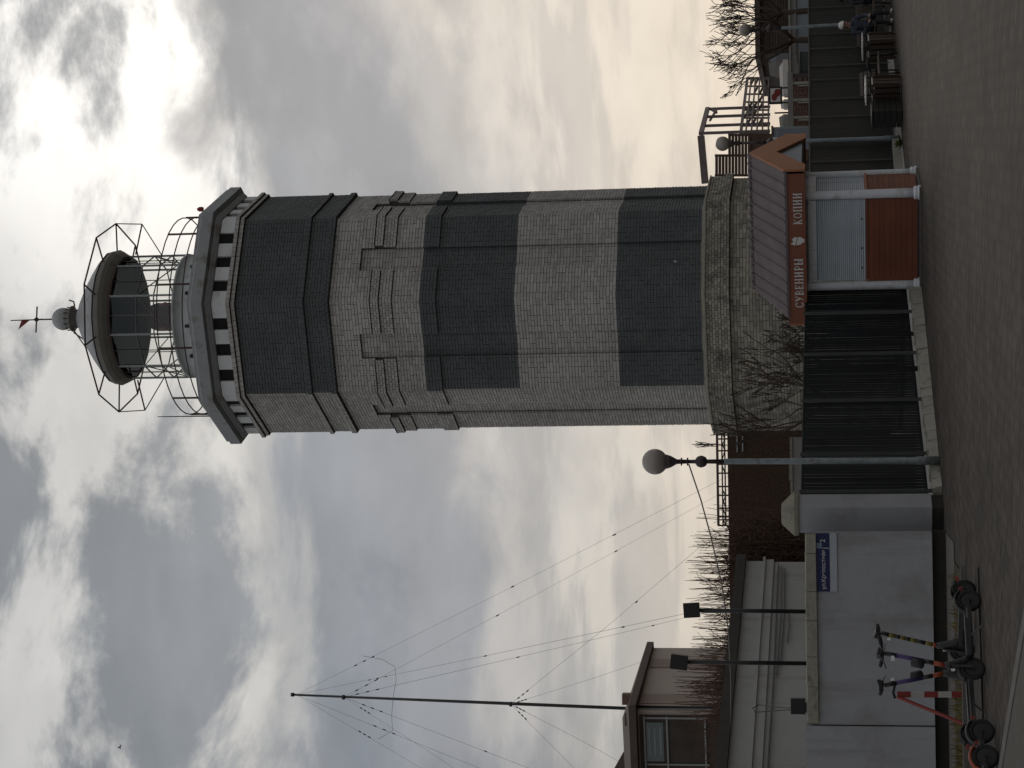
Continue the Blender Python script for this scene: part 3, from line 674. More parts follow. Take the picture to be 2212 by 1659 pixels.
# ------------------------------------------------------------------ slatted fences
def fence(name, label, A, B, zb0, zb1, zt0, zt1, pitch, wid, posts, m_s, m_p, plinth=None, gap_rows=(), postr=.03, backer=None):
    A, B = Vector(A), Vector(B); Ln = (B - A).length; d = (B - A).normalized(); nrm_ = Vector((d.y, -d.x, 0)); nrm_ = nrm_ if nrm_.y < 0 else -nrm_
    root = thing(name, A, label, 'fence')
    me = MB().frame((0, 0, .5), (wid / 2, 0, 0), (0, .0035, 0), (0, 0, .5)).mesh('slat', m_s)
    n = int(Ln / pitch)
    ang = math.atan2(d.y, d.x)
    for i in range(n):
        u = (i + .5) / n; p = A + d * Ln * u; z0 = zb0 + (zb1 - zb0) * u; z1 = zt0 + (zt1 - zt0) * u
        o = bpy.data.objects.new('slat', me); COL.objects.link(o); o.parent = root
        o.matrix_local = Matrix.Translation(p - A + Vector((0, 0, z0 + .03))) @ Matrix.Rotation(ang + random.uniform(-.03, .03), 4, 'Z') @ Matrix.Rotation(random.uniform(-.003, .003), 4, 'Y') @ Matrix.Diagonal((1, 1, z1 - z0 - .05, 1))
    for zz, th in ((0, .045), (1, .045)):
        za = (zb0 + .05, zb1 + .05) if zz == 0 else (zt0 - .03, zt1 - .03)
        MB().bar(A + Vector((0, 0, za[0])) - nrm_ * .03, B + Vector((0, 0, za[1])) - nrm_ * .03, .035, th).build('rail', m_p, root)
    for u in posts:
        p = A + d * Ln * u + nrm_ * .025; z1 = zt0 + (zt1 - zt0) * u
        MB().box(p.x - postr, p.x + postr, p.y - postr * .6, p.y + postr * .6, .05, z1 + .012).build('post', m_p, root)
    return root, d, nrm_
FA, FB = Vector((-1.80, 31.3, 0)), Vector((1.75, 37.55, 0))
def fu(y, A=FA, B=FB):
    best = 0
    for i in range(401):
        p = A + (B - A) * (i / 400); f = p.y * cp + (1.0 - EYE) * sp
        yy = CY - FPX * (p.x - ROLL * (-p.y * sp + (1.0 - EYE) * cp)) / f
        if abs(yy - y) < abs(CY - FPX * ((A + (B - A) * best).x - ROLL * (-(A + (B - A) * best).y * sp + (1.0 - EYE) * cp)) / ((A + (B - A) * best).y * cp + (1.0 - EYE) * sp) - y): best = i / 400
    return best
fl, fd, fn = fence('slat_fence', 'black green metal slat fence between the white gate pillar and the kiosk', FA, FB, .17, .23, 2.15, 2.10, .086, .071, [.01] + [fu(y) for y in (983, 866, 766, 677)], m_fence, m_fpost)
# whitewashed plinth in uneven lumps
pm = MB(); segs = 26
for i in range(segs):
    u0, u1 = i / segs, (i + 1) / segs
    p0, p1 = FA + (FB - FA) * u0, FA + (FB - FA) * u1; h = .145 + .06 * u0 + random.uniform(-.015, .02); w0 = random.uniform(.11, .14)
    w1 = w0 + random.uniform(.01, .04); q = p1 - (FB - FA).normalized() * (.004 if random.random() < .8 else .03)
    vs = [p0 + fn * w1, q + fn * w1, q - fn * .12, p0 - fn * .12]; ve = [p0 + fn * w0 + Vector((0, 0, h)), q + fn * w0 + Vector((0, 0, h)), q - fn * .12 + Vector((0, 0, h)), p0 - fn * .12 + Vector((0, 0, h))]
    MB().add(vs + ve, [(0, 1, 5, 4), (1, 2, 6, 5), (2, 3, 7, 6), (3, 0, 4, 7), (4, 5, 6, 7)]).build('plinth_block', m_plinthw, fl)
GA, GB = Vector((4.25, 44.7, 0)), Vector((10.9, 55.0, 0))
fr, rd, rn = fence('slat_fence', 'dark brown slat fence with thin pale posts behind the benches', GA, GB, .12, .12, 2.03, 2.08, .11, .10, [], m_fright, m_fright)
for y in (349, 252, 214, 172, 141, 104, 73, 15):
    u = fu(y, GA, GB); p = GA + (GB - GA) * u + rn * .035
    MB().box(p.x - .012, p.x + .012, p.y - .01, p.y + .01, .1, 2.06).build('post', m_fpale, fr)
p0, p1 = GA + rn * .03, GB + rn * .03
MB().bar(p0 + Vector((0, 0, 2.045)), p1 + Vector((0, 0, 2.09)), .04, .03).build('cap_rail', m_fpale, fr)
MB().bar(GA + rn * .05 + Vector((0, 0, .09)), GA + (GB - GA) * .16 + rn * .05 + Vector((0, 0, .09)), .2, .2).build('plinth', m_plinthw, fr)

# ------------------------------------------------------------------ gate pillar, white wall, street sign
pil = thing('gate_pillar', (-2.06, 31.0, 0), 'white rendered gate pillar with a mossy hipped stone cap', 'pillar')
# front face turned so that its lit side faces the fence
pa = R_(-25); pc = Vector((at(1800, 1109, 31.1).x, 31.1, 0)); px = Vector((math.cos(pa), math.sin(pa), 0)); py = Vector((-math.sin(pa), math.cos(pa), 0))
MB().frame(pc + Vector((0, 0, 1.17)), px * .217, py * .217, Vector((0, 0, 1.0))).build('pillar_shaft', m_wall, pil)
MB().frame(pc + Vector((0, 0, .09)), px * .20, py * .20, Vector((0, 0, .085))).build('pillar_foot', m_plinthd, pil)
def ringq(hw, z): return [pc + px * (i * hw) + py * (j * hw) + Vector((0, 0, z)) for i, j in ((-1, -1), (1, -1), (1, 1), (-1, 1))]
cv = ringq(.245, 2.172) + ringq(.255, 2.235) + ringq(.12, 2.43) + ringq(.095, 2.435)
MB().add(cv, [(3, 2, 1, 0)] + [(r * 4 + i, r * 4 + (i + 1) % 4, r * 4 + 4 + (i + 1) % 4, r * 4 + 4 + i) for r in range(3) for i in range(4)] + [(12, 13, 14, 15)]).build('pillar_cap', m_cope, pil)
WY = 30.4
wall = thing('boundary_wall', (-4, WY, 0), 'long low white rendered wall with weathered stone coping behind the scooters', 'wall')
MB().box(-5.19, -2.31, WY, WY + .30, .20, 1.912).build('wall_face', m_wall, wall)
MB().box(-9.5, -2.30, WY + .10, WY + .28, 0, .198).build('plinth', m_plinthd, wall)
x = -5.17
while x < -2.36:
    w = min(random.uniform(.38, .62), -2.33 - x); j = random.uniform(-.012, .012)
    ys = WY - .05 + random.uniform(-.012, .012); z1 = 2.085 + j
    vs = [(x, ys, 1.915), (x + w - .008, ys + random.uniform(-.01, .01), 1.915), (x + w - .008, WY + .36, 1.915), (x, WY + .36, 1.915),
          (x, ys + .02, z1 - .02), (x + w - .008, ys + .02, z1 - .02), (x + w - .008, WY + .34, z1), (x, WY + .34, z1)]
    MB().add(vs, [(3, 2, 1, 0), (0, 1, 5, 4), (1, 2, 6, 5), (2, 3, 7, 6), (3, 0, 4, 7), (4, 5, 6, 7)]).build('coping_stone', m_cope, wall)
    x += w
MB().box(-9.5, -5.21, WY - .03, WY + .33, .20, 2.10).build('wall_return', m_wall, wall)
sp0, sp1 = at(1776, 1152, WY - .03), at(1776, 1278, WY - .03)
zt, zb_ = at(1761, 1215, WY).z - .012, at(1791, 1215, WY).z - .006
ss = thing('street_sign', (sp1.x, WY - .02, zb_), 'blue street name sign with white lettering on the white wall', 'sign')
plate = MB().box(sp1.x, sp0.x, WY - .022, WY - .003, zb_, zt).build('plate', m_blue, ss)
zb2 = at(1808, 1215, WY).z
MB().box(sp1.x, sp0.x, WY - .018, WY - .003, zb2, zb_ - .004).build('lower_panel', mat('grey_blue_panel', (.33, .36, .40), .6, .08), ss)
def text(body, x, z, size, y, m, parent, name='lettering'):
    cu = bpy.data.curves.new('text', 'FONT'); cu.body = body; cu.size = size; cu.extrude = .001
    o = bpy.data.objects.new('text', cu); COL.objects.link(o)
    o.matrix_world = Matrix(((1, 0, 0, x), (0, 0, 1 if False else -1, y), (0, 1, 0, z), (0, 0, 0, 1)))
    bpy.context.view_layer.update()
    me = bpy.data.meshes.new_from_object(o.evaluated_get(bpy.context.evaluated_depsgraph_get())); me.transform(o.matrix_world)
    bpy.data.objects.remove(o); me.materials.clear(); me.materials.append(m)
    return link(name, me, parent)
hgt = zt - zb_
text('ул.Крепостная', sp1.x + .03, zb_ + hgt * .32, .084, WY - .0245, m_letter, plate)
text('2', sp0.x - .14, zb_ + hgt * .32, .105, WY - .0245, m_letter, plate)
wS = sp0.x - sp1.x
MB().box(sp0.x - wS * .26, sp0.x - wS * .165, WY - .025, WY - .0225, zb_ + hgt * .55, zt - .004).build('patch', m_blue2, plate)
MB().box(sp0.x - wS * .26, sp0.x - wS * .25, WY - .025, WY - .0225, zb_ + .004, zb_ + hgt * .52).build('divider', m_letter, plate)

# ------------------------------------------------------------------ white house behind the wall
def flatpoly(pts, d): return MB().prism(pts, d)
HA = Vector((at(1612, 1214, 42).x, 42, 0)); HB = Vector((at(1580, 1570, 35).x, 35, 0)); HZ = 3.50
house = thing('white_house', ((HA + HB) / 2), 'low flat-roofed white house with pipes and a cornice behind the wall', 'house')
hd = (HB - HA).normalized(); hn = Vector((-hd.y, hd.x, 0)); hn = hn if hn.y > 0 else -hn
HB2 = HB + hd * 3.0
def hbar(u0, u1, z0, z1, out0, out1):
    p0, p1 = HA + hd * u0, HA + hd * u1
    return MB().prism([p0 - hn * out1 + Vector((0, 0, z0)), p1 - hn * out1 + Vector((0, 0, z0)), p1 - hn * out0 + Vector((0, 0, z0)), p0 - hn * out0 + Vector((0, 0, z0))], (0, 0, z1 - z0))
HL = (HB2 - HA).length
hbar(0, HL, 0, HZ - .62, -6, 0).build('wall', m_wall2, house)
hbar(-.02, HL, HZ - .618, HZ - .45, -6, .05).build('cornice', m_wall2, house)
hbar(-.05, HL, HZ - .448, HZ - .40, -6, .10).build('cornice_edge', m_wall2, house)
hbar(0, HL, HZ - .398, HZ - .04, -6, .02).build('parapet', m_wall2, house)
hbar(-.1, HL, HZ - .038, HZ + .16, -6.1, .14).build('roof_edge', mat('tarred_roof_edge', (.055, .052, .047), .85, .2, 3), house)
for z, u0, u1, r in ((HZ - .70, .2, HL - .5, .022), (HZ - .78, .3, 5.4, .014), (HZ - .84, .5, 5.0, .014), (HZ - .95, 2.6, 4.0, .014)):
    MB().tube([HA + hd * u0 - hn * .06 + Vector((0, 0, z)), HA + hd * (u0 + u1) / 2 - hn * .06 + Vector((0, 0, z - .03)), HA + hd * u1 - hn * .06 + Vector((0, 0, z))], r, 6).build('pipe', m_pipe, house)
# floodlights on posts
def flood(px_, py_, Y, w, h, tilt, base_x, label):
    c = at(px_, py_, Y); b = at(base_x, py_ + 3, Y)
    r = thing('floodlight', (b.x, Y, b.z), label, 'floodlight', 'floodlights on the wall')
    ca, sa = math.cos(tilt), math.sin(tilt)
    MB().frame(c, Vector((ca, 0, sa)) * w / 2, Vector((0, 1, 0)) * .05, Vector((-sa, 0, ca)) * h / 2).build('lamp_head', m_blackm, r)
    MB().frame(c + Vector((0, .06, 0)), Vector((ca, 0, sa)) * w * .35, Vector((0, 1, 0)) * .03, Vector((-sa, 0, ca)) * h * .3).build('heat_sink', m_sgrey, r)
    if c.z - h / 2 - b.z > .15:
        MB().tube([(b.x, Y, b.z), (c.x, Y, c.z - h * .45)], .032, 8).build('post', m_blackm, r)
    MB().box(b.x - .07, b.x + .07, Y - .05, Y + .05, b.z - .01, b.z + .015).build('foot_plate', m_blackm, r)
    return r
flood(1494, 1318, WY + .2, .22, .245, .06, 1742, 'tall black floodlight on a post, nearer the street name sign')
flood(1467, 1430, WY + .2, .22, .26, -.12, 1744, 'tilted black floodlight on a tall post in front of the beige house')
flood(1724, 1525, WY + .2, .235, .22, 0, 1741, 'black floodlight sitting straight on the wall coping without a post')
o = MB().tube([at(1727, 1531, WY + .3), at(1690, 1534, WY + 2), at(1632, 1538, WY + 3.5), at(1626, 1530, WY + 3.5), at(1640, 1522, WY + 3.5), at(1690, 1528, WY + 2), at(1722, 1529, WY + .3)], .010, 5).build('cable_loop', m_tyre)
tag(o, 'black cable looping from the small floodlight up the white house', 'cable')

# ------------------------------------------------------------------ street lamps
def lamp(name, base, top, gr, pr, label, ball_at=.8, group='ball lamps along the paving'):
    base, top = Vector(base), Vector(top); d = (top - base); h = d.length; u = d.normalized()
    r = thing(name, base, label, 'street lamp', group)
    P = lambda z: base + u * z
    zt = h - gr
    MB().tube([P(0), P(.35), P(.36), P(h * .72)], [pr * 1.3, pr * 1.3, pr * 1.05, pr * .85], 12).build('post', m_lampp, r)
    MB().tube([P(h * .72 + .003), P(zt - gr * 2.6)], [pr * .75, pr * .6], 10).build('upper_post', m_lampd, r)
    zb = h * ball_at
    MB().tube([P(zb - gr * .5), P(zb - gr * .42), P(zb - gr * .2), P(zb), P(zb + gr * .25), P(zb + gr * .4)], [pr * .7, pr * 1.3, pr * 1.75, pr * 1.85, pr * 1.5, pr * .7], 12).build('knop', m_lampd, r)
    for zz in (zb + gr * .95, zt - gr * 2.1): MB().tube([P(zz), P(zz + .02)], pr * 1.25, 10).build('collar', m_lampd, r)
    MB().tube([P(zt - gr * 2.62), P(zt - gr * 1.7), P(zt - gr * 1.25), P(zt - gr * .86)], [pr * .6, pr * .75, gr * .45, gr * .58], 14).build('neck_cup', m_lampd, r)
    m = MB(); m.tube([P(zt - gr * math.cos(math.pi * i / 14)) for i in range(1, 14)], [gr * math.sin(math.pi * i / 14) for i in range(1, 14)], 20); m.build('globe', m_globe, r)
    return r
b1 = ground(2030, 995); t1 = at(1387, 997.5, b1.y)
lamp('street_lamp', b1, t1, .205, .052, 'street lamp with a milky ball globe before the slat fence', .80)
b2 = ground(1945, 298); t2 = at(1545, 311, b2.y); lamp('street_lamp', b2, t2, .17, .05, 'ball street lamp beside the souvenir kiosk gable', .70)
b3 = Vector((at(1925, 47, 51.4).x, 51.4, 0)); t3 = at(1596, 66, 51.4); lamp('street_lamp', b3, t3, .155, .045, 'ball street lamp next to the seated people', .8)
cab = [at(1488, 1003, b1.y - .05), at(1514, 1080, 31.9), at(1535, 1157, 32.2), at(1559, 1261, 32.8), at(1573, 1359, 33.4), at(1578.6, 1464, 34), at(1579, 1568, 34.6)]
o = MB().tube(cab, .012, 6).build('overhead_cable', mat('pale_cable', (.2, .18, .16), .6, .1)); tag(o, 'sagging cable from the street lamp to the white house', 'cable')

# ------------------------------------------------------------------ bare trees and shrubs
def grow(mb, p, d, ln, r, depth, rng, spread=.6, up=.15, segs=3, minr=.004, kids=(2, 3)):
    pts = [p]; rs = [r]; q = p.copy(); dd = d.copy()
    for i in range(segs):
        dd = (dd + Vector((rng.uniform(-1, 1), rng.uniform(-1, 1), rng.uniform(-.5, .8) + up)) * .16).normalized()
        q = q + dd * ln / segs; pts.append(q.copy()); rs.append(max(minr, r * (1 - .45 * (i + 1) / segs)))
    mb.tube(pts, rs, 5 if r > .02 else 4 if r > .01 else 3, caps=False)
    if depth <= 0: return
    nk = rng.randint(*kids)
    for j in range(nk):
        w = Vector((rng.uniform(-1, 1), rng.uniform(-1, 1), rng.uniform(-.6, 1)))
        nd = (dd + w * spread + Vector((0, 0, up))).normalized(); f = rng.uniform(.45, 1.0); i = min(segs, max(1, int(f * segs + .5)))
        grow(mb, pts[i] if j else pts[-1], nd, ln * rng.uniform(.58, .82), max(minr, rs[-1] * rng.uniform(.65, .9)), depth - 1, rng, spread, up, segs, minr, kids)
def tree(name, base, h_trunk, lean, ln, r, depth, seed, label, m=None, spread=.6, up=.15, group=None, kids=(2, 3), limbs=4, minr=.004):
    rng = random.Random(seed); base = Vector(base); root = thing(name, base, label, 'tree' if 'tree' in name else 'shrub', group)
    top = base + Vector((lean[0], lean[1], h_trunk)); mid = (base + top) / 2 + Vector((rng.uniform(-.04, .04), 0, 0))
    MB().tube([base, mid, top], [r * 1.25, r * 1.05, r * .95], 8).build('trunk', m or m_bark, root)
    c = MB()
    for i in range(limbs):
        a = 2 * math.pi * (i + rng.random()) / limbs
        d = Vector((math.cos(a) * spread * 1.1, math.sin(a) * spread * 1.1, .9)).normalized()
        grow(c, top - Vector((0, 0, r)), d, ln * rng.uniform(.8, 1.1), r * .62, depth, rng, spread, up, 3, minr, kids)
    c.build('crown', m or m_bark, root); return root
# young trees behind the fence
tb = at(1760, 872, 39.5); tree('bare_tree', (tb.x, 39.5, 0), 1.75, (.05, 0), .98, .055, 4, 3, 'small bare tree in front of the lighthouse base', spread=.75, up=.22, group='bare trees at the lighthouse foot', minr=.0085, limbs=5)
tb = at(1760, 800, 39); tree('bare_tree', (tb.x, 39, 0), 1.75, (.1, 0), .58, .04, 4, 11, 'thin bare tree over the middle of the slat fence', spread=.8, up=.1, group='bare trees at the lighthouse foot', minr=.0085)
tb = at(1760, 725, 38.6); tree('bare_tree', (tb.x, 38.9, 0), 1.7, (.05, 0), .45, .035, 4, 19, 'low bare tree touching the left end of the kiosk roof', spread=.85, up=.12, group='bare trees at the lighthouse foot', minr=.0085)
# the larger tree at the right
tb = at(1700, 95, 56); tree('bare_tree', (tb.x, 56, 0), 2.6, (.1, 0), 1.05, .09, 4, 5, 'large bare tree with a spreading crown above the dark brown building', spread=.85, up=.12, limbs=6, minr=.0095, kids=(2, 3))
tb = at(1700, 20, 57); tree('bare_tree', (tb.x, 57, 0), 2.9, (-.1, 0), .95, .08, 4, 27, 'bare tree at the far end of the dark brown building', spread=.8, up=.15, limbs=5, minr=.0095)
def shrub(x, Y, ztop, n, seed, label, wide=.5, base_z=0.0, group='bare shrubs between the houses'):
    rng = random.Random(seed); root = thing('bare_shrub', (x, Y, base_z), label, 'shrub', group); m = MB()
    for i in range(n):
        a = rng.uniform(-wide, wide); b = rng.uniform(-.4, .4); h = (ztop - base_z) * (1 - .5 * rng.random() ** 1.6)
        p = Vector((x + a * .6, Y + b, base_z)); q = p + Vector((a * .7 + rng.uniform(-.45, .45), rng.uniform(-.2, .2), h))
        mid = (p + q) / 2 + Vector((rng.uniform(-.12, .12), 0, 0)); m.tube([p, mid, q], [.026, .016, .005], 4, caps=False)
        for j in range(5):
            f = rng.uniform(.3, .92); s = p.lerp(q, f); e = s + Vector((rng.uniform(-.32, .32), rng.uniform(-.2, .2), rng.uniform(.15, .5)))
            m.tube([s, (s + e) / 2 + Vector((rng.uniform(-.05, .05), 0, .03)), e], [.009, .007, .004], 3, caps=False)
    for i in range(n * 11):
        h = (ztop - base_z) * .8 * rng.random() ** .8; p = Vector((x + rng.uniform(-wide, wide) * 1.1, Y + rng.uniform(-.5, .5), base_z + h)); e = p + Vector((rng.uniform(-.25, .25), rng.uniform(-.2, .2), rng.uniform(-.05, .3)))
        m.tube([p, e], [.018, .008], 3, caps=False)
    m.build('twigs', m_bark2, root); return root
for i, (y, Y, xt) in enumerate(((1165, 52, 1490), (1205, 52, 1500), (1245, 52, 1478), (1285, 51, 1500), (1325, 51, 1505), (1365, 51, 1490), (1400, 50, 1520))):
    c = at(1560, y, Y); shrub(c.x, Y, at(xt, y, Y).z, 58, 50 + i, ['bare upright shrub at the end of the terrace railing', 'bare upright shrub, second from the terrace railing', 'tall bare shrub, third from the terrace railing', 'bare shrub behind the upright floodlight post', 'bare shrub just past the upright floodlight', 'bare shrub, second from the beige house corner', 'low bare shrub at the corner of the beige house'][i], .55)
for i, (y, Y, xt) in enumerate(((1450, 48, 1490), (1500, 47, 1455), (1550, 46, 1490))):
    c = at(1560, y, Y); shrub(c.x, Y, at(xt, y, Y).z, 130, 80 + i, ['reddish bare shrub behind the tilted floodlight', 'tall reddish bare shrub before the beige side wall', 'reddish bare shrub before the house corner downpipe'][i], .7, group='shrubs before the beige house')

# ------------------------------------------------------------------ brown wall building with a railing on top
def rect_xz(x0, y0, x1, y1, Y): a = at(x0, y0, Y); b = at(x1, y1, Y); return min(a.x, b.x), max(a.x, b.x), min(a.z, b.z), max(a.z, b.z)
x0, x1, z0, z1 = rect_xz(1577, 1330, 1709, 925, 58)
bw = thing('brown_building', ((x0 + x1) / 2, 58, 0), 'long dark brown rough wall with a terrace railing on top', 'building')
MB().box(x0 - 3, x1 + .3, 58, 64, 0, z1).build('wall', m_brownwall, bw)
zr = at(1549, 1050, 58).z
MB().box(x0 + 2.6, x1 - .1, 58.05, 58.12, zr - .05, zr + .02).build('top_rail', m_roofd, bw)
MB().box(x0 + 2.6, x1 - .1, 58.05, 58.11, z1 + .06, z1 + .10).build('bottom_rail', m_roofd, bw)
MB().box(x0 + 2.6, x1 - .1, 58.055, 58.105, zr - .17, zr - .13).build('middle_rail', m_roofd, bw)
rng = random.Random(4); xx = x0 + 2.6
while xx < x1 - .2:
    w = rng.uniform(.22, .42)
    MB().bar((xx, 58.08, z1), (xx, 58.08, zr), .045, .045).build('baluster', m_roofd, bw)
    if rng.random() < .75: MB().bar((xx, 58.08, z1 + .08), (xx + w * rng.uniform(.5, 1), 58.08, zr - .15), .035, .035).build('diagonal_bar', m_dkhouse, bw)
    if rng.random() < .5: MB().bar((xx + w, 58.08, z1 + .08), (xx + w * .3, 58.08, zr - .15), .05, .03).build('diagonal_bar', m_roofd, bw)
    xx += w
# window slits at its right end
for xx_ in (1604, 1592):
    a = at(xx_, 958, 57.97); MB().box(a.x - .25, a.x + .25, 57.95, 57.995, a.z - .02, a.z + .02).build('light_strip', m_frame, bw)
a0, a1 = at(1716, 945, 40.6), at(1716, 1105, 40.6)
o = thing('low_wall', ((a0.x + a1.x) / 2, 40.6, 0), 'low whitewashed wall just above the slat fence', 'wall')
MB().box(a1.x, a0.x, 40.6, 40.8, 0, at(1712, 1000, 40.6).z).build('wall_face', m_conc, o)
xw = a1.x
while xw < a0.x - .05:
    w = random.uniform(.2, .4); MB().box(xw, min(xw + w - .01, a0.x), 40.57, 40.83, at(1712, 1000, 40.6).z + .002, at(1712, 1000, 40.6).z + random.uniform(.04, .09)).build('coping_stone', m_cope, o); xw += w

# ------------------------------------------------------------------ beige house with chimney and shuttered front
bh = thing('beige_house', (-8, 62, 0), 'beige gabled house with dark roof edge, chimneys and a brown glazed front', 'house')
Y0 = 62.0
cr_ = at(1450, 1399.5, Y0 + 6).x; ccx = at(1450, 1536, Y0).x
zeR = at(1410, 1399.5, Y0 + 6).z; zeC = at(1378, 1536, Y0).z
ze = (zeR + zeC) / 2
pr_ = Vector((cr_, Y0 + 6, 0)); pc_ = Vector((ccx, Y0, 0)); plf = Vector((ccx - 9, Y0 + 2.2, 0))
MB().prism([pr_, pc_, plf, plf + Vector((4, 6, 0))], (0, 0, ze)).build('wall', m_beige, bh)
du = (pr_ - pc_).normalized(); dn = Vector((du.y, -du.x, 0)); Lr = (pr_ - pc_).length
for u0, u1 in ((.10, .24), (.66, .80)):
    q0, q1 = pc_ + du * Lr * u0 + dn * .03, pc_ + du * Lr * u1 + dn * .03
    MB().prism([q0, q1, q1 - dn * .06, q0 - dn * .06], (0, 0, ze - .05)).build('wall_band', m_beiged, bh)
# roof: eave slab and low hip
ap_ = (pr_ + pc_ + plf) / 3 + Vector((0, 1.0, ze + 1.0))
ov = [pr_ + (pr_ - ap_).normalized() * .5, pc_ + Vector((.25, -.5, 0)), plf + Vector((-.5, -.4, 0)), plf + Vector((4, 6.5, 0))]
ov = [Vector((p.x, p.y, ze)) for p in ov]
MB().prism(ov, (0, 0, .22)).build('roof_edge', m_roofd, bh)
n4 = len(ov); rg0 = pc_.lerp(plf, .12) + Vector((.4, 2.4, ze + .75)); rg1 = plf + Vector((1, 2.6, ze + .75))
tp = [p + Vector((0, 0, .222)) for p in ov] + [rg0, rg1]
MB().add(tp, [(0, 4, 1), (1, 4, 5, 2), (2, 5, 3), (3, 5, 4, 0)]).build('roof', m_roofd, bh)
c = at(1352, 1509, 63.2); MB().box(c.x - .17, c.x + .17, 63, 63.35, ze + .1, at(1345, 1509, 63.2).z).build('chimney', m_redbrick, bh)
c = at(1352, 1553, 62.9); MB().box(c.x - .2, c.x + .2, 62.8, 63.1, ze + .1, at(1350, 1553, 62.9).z).build('chimney', m_roofd, bh)
fu_ = (plf - pc_).normalized(); fnn = Vector((-fu_.y, fu_.x, 0)); fnn = fnn if fnn.y < 0 else -fnn
fr_ = MB().prism([pc_ + fu_ * .12 + fnn * .02, pc_ + fu_ * 8.5 + fnn * .02, pc_ + fu_ * 8.5 + fnn * .07, pc_ + fu_ * .12 + fnn * .07], (0, 0, ze - .06)).build('glazed_front', m_dkhouse, bh)
zz0, zz1 = at(1432, 1560, 62).z, at(1395, 1560, 62).z
for i in range(3):
    u = .35 + i * 1.55
    def fp(uu, out, z): return pc_ + fu_ * uu + fnn * out + Vector((0, 0, z))
    wn = MB().prism([fp(u, .072, zz0), fp(u + 1.3, .072, zz0), fp(u + 1.3, .072, zz1), fp(u, .072, zz1)], fnn * .012).build('window', m_pane, fr_)
    for k in range(3):
        zq = zz0 + (zz1 - zz0) * (k + .5) / 3
        MB().bar(fp(u + .15, .092, zq), fp(u + 1.1, .092, zq), .02, .05).build('blind', m_pale, fr_)
for z in (zz0 - .12, zz1 + .05, zz0 - 1.3):
    MB().bar(fp(.15, .09, z), fp(8.2, .09, z), .05, .05).build('frame_rail', m_frame, fr_)
for i in range(5):
    u = .2 + i * 1.55; MB().bar(fp(u, .09, zz0 - 1.4), fp(u, .09, zz1), .05, .05).build('frame_post', m_frame, fr_)
dp = pc_ + du * .15 + dn * .08; MB().tube([dp + Vector((0, 0, 1)), dp + Vector((0, 0, ze))], .05, 6).build('downpipe', m_blackm, bh)
c = at(1352, 1640, 70); MB_ = thing('far_house', (c.x, 70, 0), 'dark gabled roof peeping over the beige house', 'house')
MB().box(c.x - 3, c.x + .7, 70, 74, 0, c.z - .3).build('wall', m_beiged, MB_)
MB().prism([(c.x - 3.3, 69.8, c.z - .297), (c.x + .9, 69.8, c.z - .297), (c.x - .9, 69.8, c.z + .75)], (0, 4.5, 0)).build('roof', m_roofd, MB_)

# ------------------------------------------------------------------ radio mast with guys
YM = 78.0
mt, mb_ = at(632, 1500.5, YM), at(1352, 1530, YM); dm = (mb_ - mt); gz = mt + dm * (mt.z / (mt.z - mb_.z))
mast = thing('radio_mast', (gz.x, YM, 0), 'slender guyed radio mast rising behind the beige house', 'mast')
MB().tube([gz, mt.lerp(mb_, .65), mt], [.07, .066, .045], 8).build('mast_tube', m_mast, mast)
MB().tube([mt - Vector((0, 0, .06)), mt + Vector((0, 0, .06))], .08, 8).build('mast_head', m_mast, mast)
L2, L3 = at(742, 1506, YM), at(1103, 1521, YM)
for q in (L2, L3): MB().tube([q - Vector((0, 0, .05)), q + Vector((0, 0, .05))], .1, 8).build('guy_collar', m_mast, mast)
def guy(a, px_, py_, Yend, ins):
    e = at(px_, py_, Yend); e2 = e
    w = MB().tube([a, a.lerp(e2, .5) - Vector((0, 0, .12)), e2], .006, 4, caps=False).build('guy_wire', m_wire, mast)
    for f in ins:
        p = a.lerp(e2, f) - Vector((0, 0, .12 * 4 * f * (1 - f))); d = (e2 - a).normalized()
        MB().tube([p - d * .09, p - d * .05, p + d * .05, p + d * .09], [.010, .025, .025, .010], 6).build('insulator', m_blackm, w)
T_ = mt - Vector((0, 0, .15))
tri = lambda f0: [f0, f0 + .022, f0 + .044]
guy(T_, 1600, 1014, 66, tri(.155) + [.53, .75]); guy(L2, 1600, 1042, 88, tri(.03) + [.36, .66])
guy(T_, 1600, 1300, 58, tri(.21) + [.50, .79]); guy(L2, 1600, 1306, 92, tri(.03) + [.40, .75])
guy(L3, 1560, 1140, 70, tri(.04) + [.61]); guy(L3, 1450, 1408, 72, tri(.05))
guy(T_, 1120, 1790, 70, tri(.30)); guy(T_, 1500, 1850, 88, tri(.18) + [.46]); guy(L2, 1150, 1775, 68, tri(.10))
guy(L2, 1500, 1800, 90, tri(.05) + [.37]); guy(L3, 1420, 1855, 70, tri(.06)); guy(L3, 1400, 1680, 84, tri(.04))
hp = [(785, 1417), (825, 1424), (853, 1440), (856, 1470), (850, 1500), (846, 1545), (848, 1578), (818, 1596)]
MB().tube([at(a, b, 76) for a, b in hp], .008, 4, caps=False).build('drop_wire', m_wire, mast)

